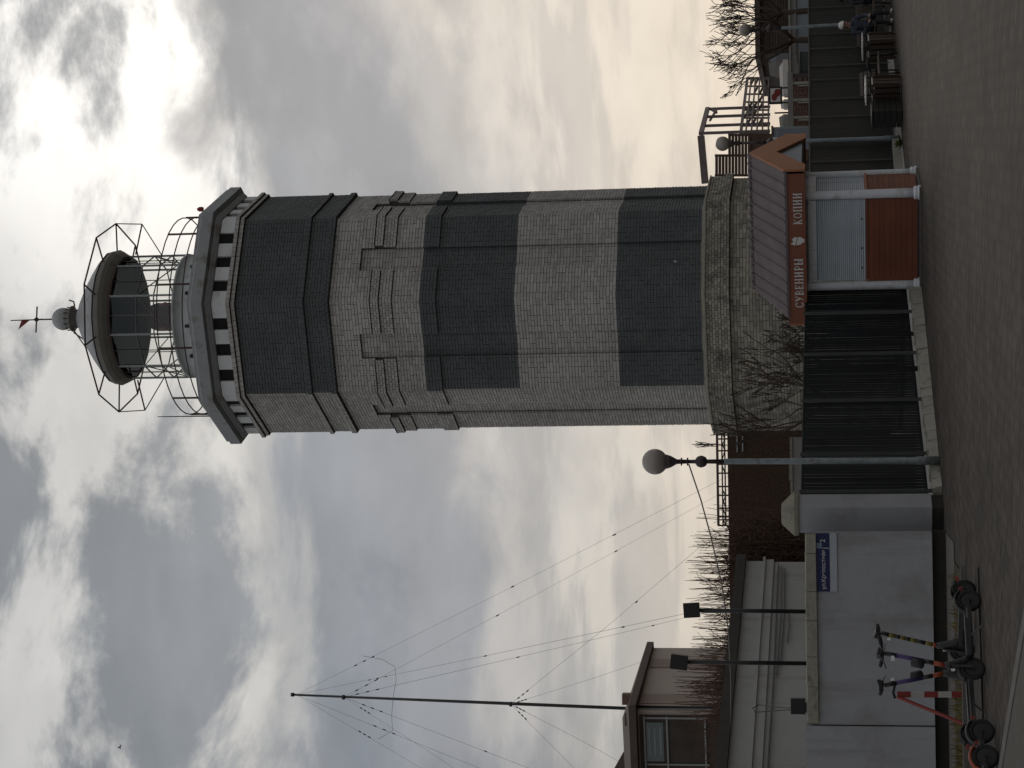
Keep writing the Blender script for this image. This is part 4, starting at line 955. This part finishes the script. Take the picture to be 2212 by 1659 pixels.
# ------------------------------------------------------------------ terrace, pergola and clutter at the right of the tower
def q4(zx, zy, Y): return at(1458.1 + .2604 * zx, .2604 * zy, Y)
YP = 54.0
per = thing('pergola', (q4(500, 1110, YP).x, YP, 0), 'purple brown wooden pergola on the terrace beside the lighthouse', 'pergola')
P_a, P_b, P_c = q4(270, 900, 58), q4(215, 1110, YP), q4(250, 1520, YP - .2)
P_b2 = Vector((P_b.x, P_b.y, P_b.z)); 
MB().bar(P_a, P_b, .09, .12).build('top_beam', m_perg, per); MB().bar(P_b + Vector((-.06, 0, 0)), P_c, .1, .19).build('top_beam', m_perg, per)
for zy, Yq in ((905, 57.9), (970, 56.7), (1045, 55.3), (1106, YP)):
    tp_ = q4(270 + (215 - 270) * (zy - 900) / 210, zy, Yq); bt_ = q4(790, zy, Yq)
    MB().bar((tp_.x, Yq, bt_.z), tp_, .075, .075).build('post', m_perg, per)
MB().bar(q4(300, 905, 57.8), q4(345, 935, 57.5), .06, .06).bar(q4(290, 1000, 56.5), q4(350, 900, 57.8), .05, .05).build('brace', m_perg, per)
# lattice balustrade along the terrace edge
lat = thing('lattice_balustrade', (q4(780, 880, 58).x, 58, q4(780, 880, 58).z), 'square lattice balustrade of the terrace below the bare tree', 'balustrade')
def latp(u, v):     # u along, v up
    zy = 650 + (1110 - 650) * u; zt_ = 600 - 55 * u; zb_ = 775; Yq = 62 - 8 * u
    return q4(zb_ + (zt_ - zb_) * v, zy, Yq)
for i in range(8):
    u = i / 7; MB().bar(latp(u, -.05), latp(u, 1), 0.08 if i in (0, 7) else .05, .05).build('baluster', m_perg, lat)
for v in (.0, .22, .42, .62, .82, 1.0):
    MB().bar(latp(0, v), latp(1, v), .05, .045 if v < 1 else .08).build('lattice_rail', m_perg, lat)
for i in range(7):
    for v in (.25, .5, .7):
        if random.random() < .55: MB().bar(latp((i + .15) / 7, v), latp((i + .85) / 7, v + .12), .05, .05).build('lattice_brace', m_slat, lat)
scr = thing('slat_screen', (q4(620, 1280, 52.6).x, 52.6, q4(800, 1280, 52.6).z), 'brown horizontal slat screen between the pergola and the lighthouse', 'screen')
for i in range(11):
    zx = 345 + i * 27
    MB().bar(q4(zx, 1125 if zx > 430 else 1300, 52.6), q4(zx, 1460, 52.6), .03, .075).build('slat', m_slat, scr)
for zy in (1120, 1290, 1455): MB().bar(q4(800, zy, 52.68), q4(330 if zy > 1200 else 440, zy, 52.68), .06, .06).build('post', m_slat, scr)
MB().prism([q4(625, 1120, 52.62), q4(625, 1460, 52.62), q4(860, 1460, 52.62), q4(860, 1120, 52.62)], (0, .05, 0)).build('lower_panel', m_slat, scr)
# terrace slab and walls
ter = thing('terrace', (q4(950, 800, 56).x, 56, 0), 'pale concrete terrace edge above a red brown brick wall', 'terrace')
xa, xb = q4(980, 1050, 54).x, q4(980, 600, 54).x
za = q4(980, 800, 54).z; zc = q4(935, 800, 54).z
MB().box(xa - 3.5, xb, 54, 66, za, zc).build('slab', m_conc, ter)
bwz = za - .003
lw = MB().box(xa - 3.5, xb - .03, 54.06, 54.4, 0, bwz).build('wall', m_mortar, ter)
bm2 = MB().frame((0, 0, 0), (.118, 0, 0), (0, .03, 0), (0, 0, .031)).mesh('brick', m_redbrick)
rowi = 0; z = 1.75
cnt = 0
while z < bwz - .03:
    xx = xa - .8 + (rowi % 2) * .125
    while xx < xb - .2 and cnt < 280:
        o = bpy.data.objects.new('brick', bm2); COL.objects.link(o); o.parent = lw; o.matrix_parent_inverse = Matrix.Translation(-ter.location) @ Matrix.Identity(4)
        o.matrix_parent_inverse = Matrix.Identity(4); o.location = Vector((xx, 54.045, z)); cnt += 1
        o.rotation_euler = (0, 0, random.uniform(-.01, .01)); xx += .25
    z += .074; rowi += 1
for zy in (690, 830, 975):
    p = q4(1010, zy, 54); MB().box(p.x - .035, p.x + .035, 53.96, 54.03, 1.5, bwz - .004).build('pale_pilaster', m_plinthw, ter)
    p = q4(1010, zy + 22, 54); MB().box(p.x - .02, p.x + .02, 53.97, 54.03, 1.5, bwz - .12).build('pale_pilaster', m_plinthw, ter)
# clutter on the terrace
p = q4(825, 935, 55); ds = thing('satellite_dish', (p.x, 55, zc), 'grey oval satellite dish standing on the terrace', 'dish')
m = MB(); m.lathe((0, 0, 0), [(.01, .0), (.10, .008), (.19, .035), (.25, .075), (.255, .08), (.19, .05), (.10, .02), (.01, .012)], 20); me = m.mesh('dish_bowl', m_dish)
o = link('dish_bowl', me, ds); o.matrix_world = Matrix.Identity(4); o.matrix_parent_inverse = PINV[ds.name]
me.transform(Matrix.Translation(p) @ Matrix.Rotation(R_(70), 4, 'X') @ Matrix.Rotation(R_(25), 4, 'Y') @ Matrix.Diagonal((1, 1.25, 1, 1)))
MB().tube([(p.x, 55.08, zc), (p.x, 55.08, p.z)], .025, 6).build('mount', m_blackm, ds)
p0, p1 = q4(775, 720, 54.6), q4(890, 862, 54.6)
ad = thing('picture_board', ((p0.x + p1.x) / 2, 54.6, zc), 'black framed board with a white and red picture on the terrace', 'board')
MB().box(min(p0.x, p1.x), max(p0.x, p1.x), 54.6, 54.64, p1.z, p0.z).build('frame', m_blackm, ad)
pic = MB().box(min(p0.x, p1.x) + .06, max(p0.x, p1.x) - .05, 54.585, 54.598, p1.z + .05, p0.z - .05).build('picture', m_letter, ad)
cxp, czp = (p0.x + p1.x) / 2, (p0.z + p1.z) / 2
for dx, dz_, r in ((-.05, .03, .10), (.06, -.05, .11), (.10, -.10, .07)):
    MB().prism([(cxp + dx + r * math.cos(R_(a)), 54.583, czp + dz_ + r * .75 * math.sin(R_(a))) for a in range(0, 360, 30)], (0, -.003 - dx * .01, 0)).build('red_shape', m_red, pic)
for sx_ in (-1, 1): MB().bar((cxp + sx_ * .2, 54.66, zc), (cxp + sx_ * .2, 54.66, p0.z), .04, .04).build('leg', m_blackm, ad)
p0, p1 = q4(815, 1055, 50), q4(1035, 1225, 50)
ac = thing('utility_cabinet', ((p0.x + p1.x) / 2, 50, 0), 'blue grey utility cabinet beside the kiosk gable', 'cabinet')
MB().box(min(p0.x, p1.x), max(p0.x, p1.x), 50, 50.4, 0, p0.z).build('body', m_pale, ac)
MB().box(min(p0.x, p1.x) - .03, max(p0.x, p1.x) + .03, 49.96, 50.44, p0.z + .002, p0.z + .05).build('lid', m_roofd, ac)
MB().box(min(p0.x, p1.x) + .05, max(p0.x, p1.x) - .05, 49.985, 49.998, 1.0, p0.z - .12).build('door', mat('cabinet_door', (.2, .225, .25), .6, .1), ac)
p = q4(830, 1220, 49.9); MB().box(p.x - .22, p.x + .25, 49.93, 49.97, p.z - .06, p.z + .06).build('label_bar', m_shut, ac)
# stacked furniture on the terrace
for i, (zx, zy, w, h, mt_) in enumerate(((865, 640, .95, .16, m_binlid), (800, 560, .5, .55, m_conc), (905, 750, .3, .22, m_letter), (915, 860, .25, .25, m_binlid), (880, 1000, .35, .3, m_plinthw), (780, 500, .35, .3, m_pale))):
    p = q4(zx, zy, 55.5 + .2 * i); 
    r = thing('furniture_bundle', (p.x, p.y, zc), ['pale folded parasol lying on the terrace', 'grey covered furniture heap at the terrace end', 'small white box under the picture board', 'pale box between dish and picture board', 'off white crate next to the utility cabinet', 'bluish bundle at the terrace end'][i], 'bundle')
    hb = max(h, p.z - zc)
    MB().box(p.x - w / 2, p.x + w / 2, p.y, p.y + .4, zc + .002, zc + hb * .6).build('lower_piece', mt_, r)
    MB().prism([(p.x - w * .45, p.y + .03, zc + hb * .6 + .003), (p.x + w * .45, p.y + .03, zc + hb * .6 + .003), (p.x + w * .30, p.y + .1, zc + hb), (p.x - w * .36, p.y + .1, zc + hb * .93)], (0, .3, 0)).build('upper_piece', mt_, r)
# dark building and grey walls beyond
p0 = q4(668, 450, 64); xl = p0.x; dk = thing('dark_building', (xl + 4, 64, 0), 'dark brown boarded building under the bare tree crown', 'building')
MB().box(xl, xl + 9, 64, 72, 0, p0.z - .16).build('wall', m_dkhouse, dk)
MB().box(xl - .2, xl + 9.2, 63.75, 72.2, p0.z - .158, p0.z).build('roof_edge', m_roofd, dk)
nbd = 12; hb = (p0.z - .16 - q4(1000, 450, 64).z) / nbd
for i in range(nbd):
    zz = p0.z - .165 - (i + 1) * hb
    MB().box(xl + .03, xl + 8.9, 63.955, 63.995, zz, zz + hb - .02).build('board', m_dkhouse, dk)
for zx in (755, 845): zq = q4(zx, 300, 63.9).z; MB().box(xl + .1, xl + 8.8, 63.93, 63.953, zq - .02, zq + .02).build('rail', m_roofd, dk)
zq = q4(950, 300, 60).z; g1 = q4(1010, 600, 60)
gw = thing('grey_wall', (g1.x + 3, 60, 0), 'grey garden wall with a pale top line behind the brown fence', 'wall')
MB().box(g1.x - .3, g1.x + 9, 60, 60.25, 0, zq - .03).build('wall_face', m_conc, gw)
MB().box(g1.x - .35, g1.x + 9, 59.95, 60.3, zq - .028, zq + .02).build('coping', m_plinthw, gw)
pq = q4(1010, 430, 57); pk = thing('pale_shed', (pq.x + 2.6, 57, 0), 'pale blue grey shed wall just above the brown fence', 'shed')
MB().box(pq.x, pq.x + 7, 57, 59, 0, pq.z).build('wall', m_pale, pk); MB().box(pq.x - .06, pq.x + 7, 56.94, 59.05, pq.z + .003, pq.z + .06).build('roof_edge', m_conc, pk)
pq = q4(1040, 590, 56); pq2 = q4(1040, 430, 56); sb = thing('dark_shed', ((pq.x + pq2.x) / 2, 56, 0), 'small dark grey shed between pale shed and brick wall', 'shed')
MB().box(pq.x, pq2.x, 56, 56.8, 0, pq.z).build('wall', mat('slate_grey', (.075, .085, .085), .7, .15), sb); MB().box(pq.x - .05, pq2.x + .03, 55.95, 56.85, pq.z + .002, pq.z + .05).build('roof_edge', m_conc, sb)
# weed at the fence foot
wp = ground(1950, 309); wd = thing('weed_plant', wp, 'green weed growing at the foot of the brown fence', 'plant'); m = MB()
for i in range(34):
    a = random.uniform(0, 6.28); e = random.uniform(.3, 1.2); ln = random.uniform(.12, .3); d = Vector((math.cos(a) * math.cos(e), math.sin(a) * math.cos(e), math.sin(e)))
    s = Vector((-math.sin(a), math.cos(a), 0)) * ln * .16; q = wp + d * ln * .5; tip = wp + d * ln - Vector((0, 0, ln * .15)); m.add([wp, q + s, tip, q - s], [(0, 1, 2, 3)])
m.build('leaves', m_leaf, wd)

# ------------------------------------------------------------------ benches, bins
def bench(pos, rz, ln, label):
    r = thing('park_bench', pos, label, 'bench', 'benches along the brown fence', rz, local=True)
    for i in range(5): box(-ln / 2, ln / 2, -.22 + i * .088, -.22 + i * .088 + .072, .43, .465).build('seat_slat', m_benchw, r)
    for i in range(4): MB().frame((0, .25 + i * .022, .56 + i * .095), (ln / 2, 0, 0), (0, .014, 0), (0, .012, .036)).build('back_slat', m_benchw, r)
    for s in (-1, 1):
        x = s * (ln / 2 - .1); m = MB()
        m.tube([(x, -.2, 0), (x, -.18, .42), (x, .2, .42), (x, .24, 0)], .022, 6).tube([(x, .2, .42), (x, .34, .92)], .02, 6).tube([(x, -.18, .42), (x, -.2, .64), (x, .1, .67), (x, .27, .63)], .018, 6); m.build('end_frame', m_blackm, r)
        box(x - .025, x + .025, -.24, .14, .69, .715).build('arm_rest', m_sgrey, r)
    return r
def bin_(pos, rz, label):
    r = thing('litter_bin', pos, label, 'litter bin', 'wooden litter bins by the benches', rz, local=True)
    w = .21
    for s in (-1, 1):
        for i in range(4):
            u = -w + i * 2 * w / 3
            box(u - .05, u + .05, s * w - .012, s * w + .012, .05, .62).build('side_slat', m_benchw, r)
            box(s * w - .012, s * w + .012, u - .05, u + .05, .052, .618).build('side_slat', m_benchw, r)
    box(-w + .03, w - .03, -w + .03, w - .03, .04, .6).build('liner', m_blackm, r)
    for a in (-1, 1):
        for b in (-1, 1): box(a * w - .018, a * w + .018, b * w - .018, b * w + .018, 0, .76).build('corner_post', m_benchw, r)
    MB().frame((0, 0, .785), (w + .04, 0, 0), (0, w + .04, 0), (0, 0, .014)).build('roof_panel', m_binlid, r)
    for s in (-1, 1): box(-w, w, s * w - .01, s * w + .01, .63, .655).build('top_rail', m_binlid, r)
    return r
fang = math.atan2((GB - GA).y, (GB - GA).x)
bp = ground(1950, 387) ; bin_((6.42, 45.3, 0), fang, 'wooden slatted litter bin with pale roof at the end of the bench')
bench((7.05, 46.75, 0), fang, 1.3, 'empty dark wooden park bench between the two litter bins')
bin_((7.92, 48.5, 0), fang, 'wooden litter bin between the empty bench and the seated people')
bench((9.1, 50.75, 0), fang, 2.6, 'long dark park bench with two people sitting on it')
pl_ = ground(1942, 250); r = thing('planter_box', (4.98, 46.05, 0), 'low dark planter box near the kiosk side of the bench', 'planter', rz=fang, local=True)
for i in range(5):
    box(-.34, .34, -.2, .2, .02 + i * .125, .02 + i * .125 + .115).build('board', m_fright, r)
r.location = (5.86, 44.95, 0)
box(-.36, .36, -.22, .22, .645, .68).build('rim', m_blackm, r)

# ------------------------------------------------------------------ people on the bench
def person(pos, rz, label, jacket, cap_m, seedn):
    root = thing('person', pos, label, 'person', rz=rz, local=True); root.scale = (.93, .93, .93)
    V = []; E = []; Rr = []
    def v(x, y, z, r, par=None):
        V.append((x, y, z)); Rr.append(r); i = len(V) - 1
        if par is not None: E.append((par, i))
        return i
    # seated, facing -y; pelvis first (root)
    pel = v(0, .08, .56, .15); ab = v(0, .09, .72, .135, pel); ch = v(0, .07, .90, .15, ab); sh = v(0, .05, 1.03, .12, ch)
    nk = v(0, .02, 1.12, .055, sh); h0 = v(0, -.005, 1.20, .075, nk); h1 = v(0, -.01, 1.28, .095, h0); h2 = v(0, .0, 1.345, .085, h1)
    for s in (-1, 1):
        hp = v(s * .10, .05, .54, .10, pel); kn = v(s * .13, -.38, .52, .075, hp); cf = v(s * .13, -.38, .34, .062, kn); an = v(s * .13, -.36, .09, .042, cf); ft = v(s * .135, -.42, .045, .045, an); te = v(s * .145, -.56, .035, .035, ft)
        so_ = v(s * .19, .05, 1.0, .075, sh); el = v(s * .25, -.02, .75, .055, so_); fo = v(s * .19, -.16, .66, .042, el); wr = v(s * .11, -.28, .62, .030, fo); pm_ = v(s * .085, -.33, .62, .034, wr)
        for j in range(4):
            k1_ = v(s * (.115 - j * .02), -.385 - (.012 if j in (1, 2) else 0), .618, .010, pm_); k2_ = v(s * (.115 - j * .02), -.41 - (.012 if j in (1, 2) else 0), .595, .009, k1_)
        t1_ = v(s * .05, -.335, .635, .011, pm_); v(s * .035, -.36, .63, .0095, t1_)
    me = bpy.data.meshes.new('body'); me.from_pydata(V, E, []); o = bpy.data.objects.new('body_build', me); COL.objects.link(o)
    sk = o.modifiers.new('s', 'SKIN'); ss_ = o.modifiers.new('u', 'SUBSURF'); ss_.levels = 2; ss_.render_levels = 2
    for i, q in enumerate(me.skin_vertices[0].data): q.radius = (Rr[i], Rr[i]); q.use_root = (i == 0)
    bpy.context.view_layer.update(); dg = bpy.context.evaluated_depsgraph_get(); me2 = bpy.data.meshes.new_from_object(o.evaluated_get(dg)); bpy.data.objects.remove(o)
    for m in (jacket, m_dark, m_skin, m_shoe): me2.materials.append(m)
    for p_ in me2.polygons:
        c = p_.center; p_.use_smooth = True
        if c.z > 1.11 or (c.y < -.29 and .585 < c.z < .66 and abs(c.x) < .125 and abs(c.x) > .02 and c.z > .585 and c.y > -.45 and c.z > .6): p_.material_index = 2
        elif c.z < .075: p_.material_index = 3
        elif c.z < .60: p_.material_index = 1
        else: p_.material_index = 0
    body = link('body', me2, root)
    # head details
    hd_ = MB(); hd_.lathe((0, .005, 1.30), [(.108, 0), (.110, .035), (.095, .085), (.06, .118), (.01, .13)], 18).build('cap', cap_m, root)
    MB().prism([(-.08, -.09, 1.305), (.08, -.09, 1.305), (.055, -.175, 1.295), (-.055, -.175, 1.295)], (0, 0, .012)).build('cap_peak', cap_m, root)
    MB().prism([(-.014, -.098, 1.215), (.014, -.098, 1.215), (0, -.1, 1.262)], (0, -.022, 0)).build('nose', m_skin, body)
    for s in (-1, 1):
        MB().lathe((s * .034, -.092, 1.262), [(.002, -.009), (.011, -.004), (.011, .004), (.002, .009)], 8).build('eye', m_blackm, body)
        MB().lathe((s * .096, .012, 1.235), [(.004, -.03), (.016, -.01), (.018, .015), (.006, .032)], 8).build('ear', m_skin, body)
    MB().box(-.025, .025, -.092, -.084, 1.183, 1.19).build('mouth', m_red, body)
    MB().lathe((0, .022, 1.20), [(.07, 0), (.092, .03), (.100, .09), (.098, .11)], 14).build('hair', m_blackm, root)
    MB().lathe((0, .03, 1.045), [(.105, 0), (.085, .05), (.08, .075), (.07, .07)], 14).build('collar', jacket, root)
    return root
pz = fang - R_(22)
person((8.75, 50.2, 0), fang + R_(-42), 'person in a white cap and navy jacket sitting on the bench', m_navy, m_cap, 1)
person((9.72, 51.7, 0), fang + R_(-20), 'person in dark clothes with pale shoes sitting at the bench end', mat('black_jacket', (.02, .02, .024), .8, .2, 9), m_blackm, 2)

# ------------------------------------------------------------------ scooters
def scooter(rear, front, label, stem_cols, bag=True, lean=0.0, hb_turn=0.0, fender=None):
    rear, front = Vector(rear), Vector(front); d = front - rear; rz = math.atan2(d.y, d.x); WB = .86
    mid = (rear + front) / 2
    r = thing('electric_scooter', (mid.x, mid.y, 0), label, 'scooter', 'electric scooters parked by the white wall', rz, local=True)
    rw = .135
    for x in (-WB / 2, WB / 2):
        m = MB(); n = 28
        prof = [(rw - .045, -.024), (rw - .012, -.028), (rw, -.014), (rw, .014), (rw - .012, .028), (rw - .045, .024)]
        vs = []; 
        for i in range(n):
            a = 2 * math.pi * i / n
            for (q, yy) in prof: vs.append((x + q * math.cos(a), yy, rw + q * math.sin(a)))
        k = len(prof); fs = [(i * k + j, ((i + 1) % n) * k + j, ((i + 1) % n) * k + (j + 1) % k, i * k + (j + 1) % k) for i in range(n) for j in range(k)]
        m.smooth = True; m.add(vs, fs); wl = m.build('wheel', m_tyre, r)
        m = MB(); m.tube([(x, -.020, rw), (x, .020, rw)], rw - .046, 20); m.tube([(x, -.045, rw), (x, .045, rw)], .022, 10); m.build('rim', m_sblack, wl)
    dk_ = MB().prism([(-.30, -.085, .115), (.26, -.085, .115), (.31, -.07, .15), (.31, -.07, .19), (-.32, -.085, .185), (-.34, -.08, .15)], (0, .17, 0)).build('deck', m_sblack, r)
    MB().box(-.27, .26, -.07, .07, .1915, .198).build('grip_mat', m_sgrey, dk_)
    for s in (-1, 1): MB().box(-.30, .28, s * .0865 - .002, s * .0865 + .002, .16, .178).build('side_trim', m_railgrey, dk_)
    MB().bar((-.31, 0, .165), (-WB / 2, 0, .15), .09, .05).build('rear_arm', m_sblack, r)
    m = MB(); a_ = [R_(a) for a in range(20, 150, 13)]
    m.tube([(-WB / 2 + (rw + .022) * math.cos(a), 0, rw + (rw + .022) * math.sin(a)) for a in a_], .018, 5); m.tube([(-WB / 2 + (rw + .022) * math.cos(a), .028, rw + (rw + .022) * math.sin(a)) for a in a_], .014, 5); m.tube([(-WB / 2 + (rw + .022) * math.cos(a), -.028, rw + (rw + .022) * math.sin(a)) for a in a_], .014, 5)
    m.build('rear_fender', fender or m_sblack, r)
    MB().box(-WB / 2 - rw - .03, -WB / 2 - rw - .005, -.03, .03, .20, .24).build('tail_light', m_red, r)
    MB().tube([(.29, 0, .165), (.33, 0, .22), (.375, 0, .38), (.385, 0, .44)], [.05, .048, .042, .036], 8).build('neck', m_sblack, r)
    # fork and stem: the stem leans back over the deck
    hx, hz = .400, .36; tx, tz = .225, 1.10
    for s in (-1, 1): MB().bar((WB / 2, s * .05, rw), (hx + .005, s * .03, hz), .026, .03).build('fork_blade', m_sblack, r)
    m = MB(); m.tube([(WB / 2 + (rw + .02) * math.cos(R_(a)), 0, rw + (rw + .02) * math.sin(R_(a))) for a in range(30, 151, 12)], .026, 6); m.build('front_fender', m_sblack, r)
    S = lambda f: Vector((hx + (tx - hx) * f, 0, hz + (tz - hz) * f))
    n = len(stem_cols)
    fs_ = [0] + [c[1] for c in stem_cols]
    for i, (mc, f1) in enumerate(stem_cols):
        MB().tube([S(fs_[i]), S(f1)], .026 if i else .031, 10).build('stem_section', mc, r)
    if bag: 
        a, b = S(.40) + Vector((.045, 0, .01)), S(.60) + Vector((.045, 0, .01))
        MB().tube([a, a.lerp(b, .12), a.lerp(b, .88), b], [.028, .052, .052, .028], 10).build('battery_pack', m_sblack, r)
    T = S(1.0); ct, st = math.cos(hb_turn), math.sin(hb_turn)
    def H(a, b, c=0): return T + Vector((-st * a + ct * b, ct * a + st * b, c))
    MB().tube([H(-.24, -.03, .05), H(-.12, 0, .03), H(0, .01, .02), H(.12, 0, .03), H(.24, -.03, .05)], .0165, 8).build('handlebar', m_sblack, r)
    for s in (-1, 1):
        MB().tube([H(s * .135, -.005, .033), H(s * .25, -.032, .052)], .023, 8).build('grip', m_tyre, r)
        MB().tube([H(s * .10, .02, .02), H(s * .13, .06, .0), H(s * .21, .05, -.01)], .008, 5).build('brake_lever', m_sgrey, r)
    MB().frame(T + Vector((.0, 0, .055)), (.045, 0, .012), (0, .05, 0), (-.006, 0, .022)).build('display', m_sblack, r)
    MB().frame(S(.88) + Vector((.045, 0, 0)), (.02, 0, 0), (0, .024, 0), (0, 0, .02)).build('headlight', m_reflect, r)
    MB().frame(S(.03) + Vector((.045, 0, -.03)), (.006, 0, 0), (0, .022, 0), (0, 0, .022)).build('reflector', m_reflect, r)
    MB().bar((.05, .09, .13), (-.02, .19, .005), .018, .018).build('kick_stand', m_sgrey, r)
    r.rotation_euler = (lean, 0, rz); return r
blk = m_sblack
pur = [(blk, .10), (m_orange, .27), (blk, .42), (m_purple, .82), (blk, 1.0)]
def G(x, y): p = ground(x, y); return p
def place(p_front, p_rear):
    return G(*p_rear), G(*p_front)
# two scooters nose to nose in front, one taped black and yellow, one cut by the picture's edge
scooter(Vector((-2.57, 23.35, 0)), Vector((-3.25, 22.88, 0)), 'purple and orange scooter, deck towards the black and yellow one', pur, True, .03, .25)
scooter(Vector((-3.97, 22.72, 0)), Vector((-3.34, 23.28, 0)), 'purple and orange scooter, deck towards the red and white barrier', pur, True, -.02, -.3)
scooter(Vector((-2.52, 24.15, 0)), Vector((-3.28, 24.55, 0)), 'scooter with a black and yellow taped stem',
        [(blk, .12), (m_orange, .18), (m_yellow, .30), (blk, .44), (m_yellow, .54), (blk, .62), (m_yellow, .70), (blk, .78), (m_yellow, .88), (blk, 1.0)], False, .05, .35)
scooter(Vector((-3.76, 21.65, 0)), Vector((-4.50, 21.25, 0)), 'black fendered scooter touching the orange fendered one', pur, True, .03, .2)
scooter(Vector((-3.93, 21.17, 0)), Vector((-4.65, 20.70, 0)), 'scooter with an orange rear fender next to the kerb', pur, True, .04, .2, fender=m_orange)
# red and white barrier
pb = ground(2085, 1500); tb_ = at(1938, 1500, pb.y); bar_ = thing('folding_barrier', pb, 'red and white striped barrier post with a red back leg', 'barrier')
for i in range(5):
    a = pb.lerp(Vector((tb_.x, pb.y, tb_.z)), i / 5); b = pb.lerp(Vector((tb_.x, pb.y, tb_.z)), (i + 1) / 5)
    MB().bar(a + Vector((0, 0, .001)), b, .075, .03).build('stripe', m_red if i % 2 == 0 else mat('dirty_white_paint', (.36, .35, .33), .7, .1), bar_) if i else MB().bar(a, b, .075, .03).build('stripe', m_red, bar_)
tpz = Vector((tb_.x, pb.y, tb_.z))
MB().bar(tpz + Vector((-.03, 0, 0)), Vector((pb.x - .32, pb.y - .45, .01)), .035, .03).build('back_leg', m_red, bar_)
MB().tube([tpz + Vector((-.05, 0, .03)), tpz + Vector((.02, 0, .05)), tpz + Vector((.13, 0, .03))], .02, 6).build('handle', m_blackm, bar_)

# chipped flecks of paint on the lowest black band
n0, t0 = face_axes(0); rng = random.Random(21); fm_ = MB(); p0_ = Vector((TX, TY, 0)) + n0 * (aS - REC + .006)
for i in range(26):
    px_, py_ = rng.choice(((1452, 585), (1415, 598), (1460, 575), (1400, 640), (1440, 600), (1372, 602))); px_ += rng.uniform(-14, 14); py_ += rng.uniform(-16, 16)
    q = at(px_, py_, 1.0); d = q - campos; k = (p0_ - campos).dot(n0) / d.dot(n0); c = campos + d * k
    sl_ = (c - p0_).dot(t0); c = c + n0 * (REC if abs(sl_) > hS - PW else 0) * .0
    if abs(sl_) > hS - PW - .03: continue
    w, h = rng.uniform(.008, .03), rng.uniform(.008, .035)
    fm_.add([c - t0 * w, c + t0 * w * .7 - Vector((0, 0, h)), c + t0 * w + Vector((0, 0, h * .3)), c - t0 * w * .2 + Vector((0, 0, h))], [(0, 1, 2, 3)])
fm_.build('paint_flecks', m_letter, tower, kind='stuff')
# a gull far off in the sky
bc = at(260, 1614, 95); bird = thing('bird', bc, 'small dark bird flying high above the radio mast', 'bird')
MB().tube([bc + Vector((-.11, 0, 0)), bc + Vector((-.06, 0, .01)), bc + Vector((.025, 0, .01)), bc + Vector((.1, 0, 0)), bc + Vector((.15, 0, 0))], [.005, .025, .03, .018, .005], 8).build('body', m_blackm, bird)
for sg in (-1, 1):
    MB().prism([bc + Vector((-.03, 0, .015)), bc + Vector((.04, 0, .015)), bc + Vector((.03, sg * .16, .07)), bc + Vector((.06, sg * .28, .03)), bc + Vector((-.01, sg * .16, .07))], (0, 0, .006)).build('wing', m_blackm, bird)
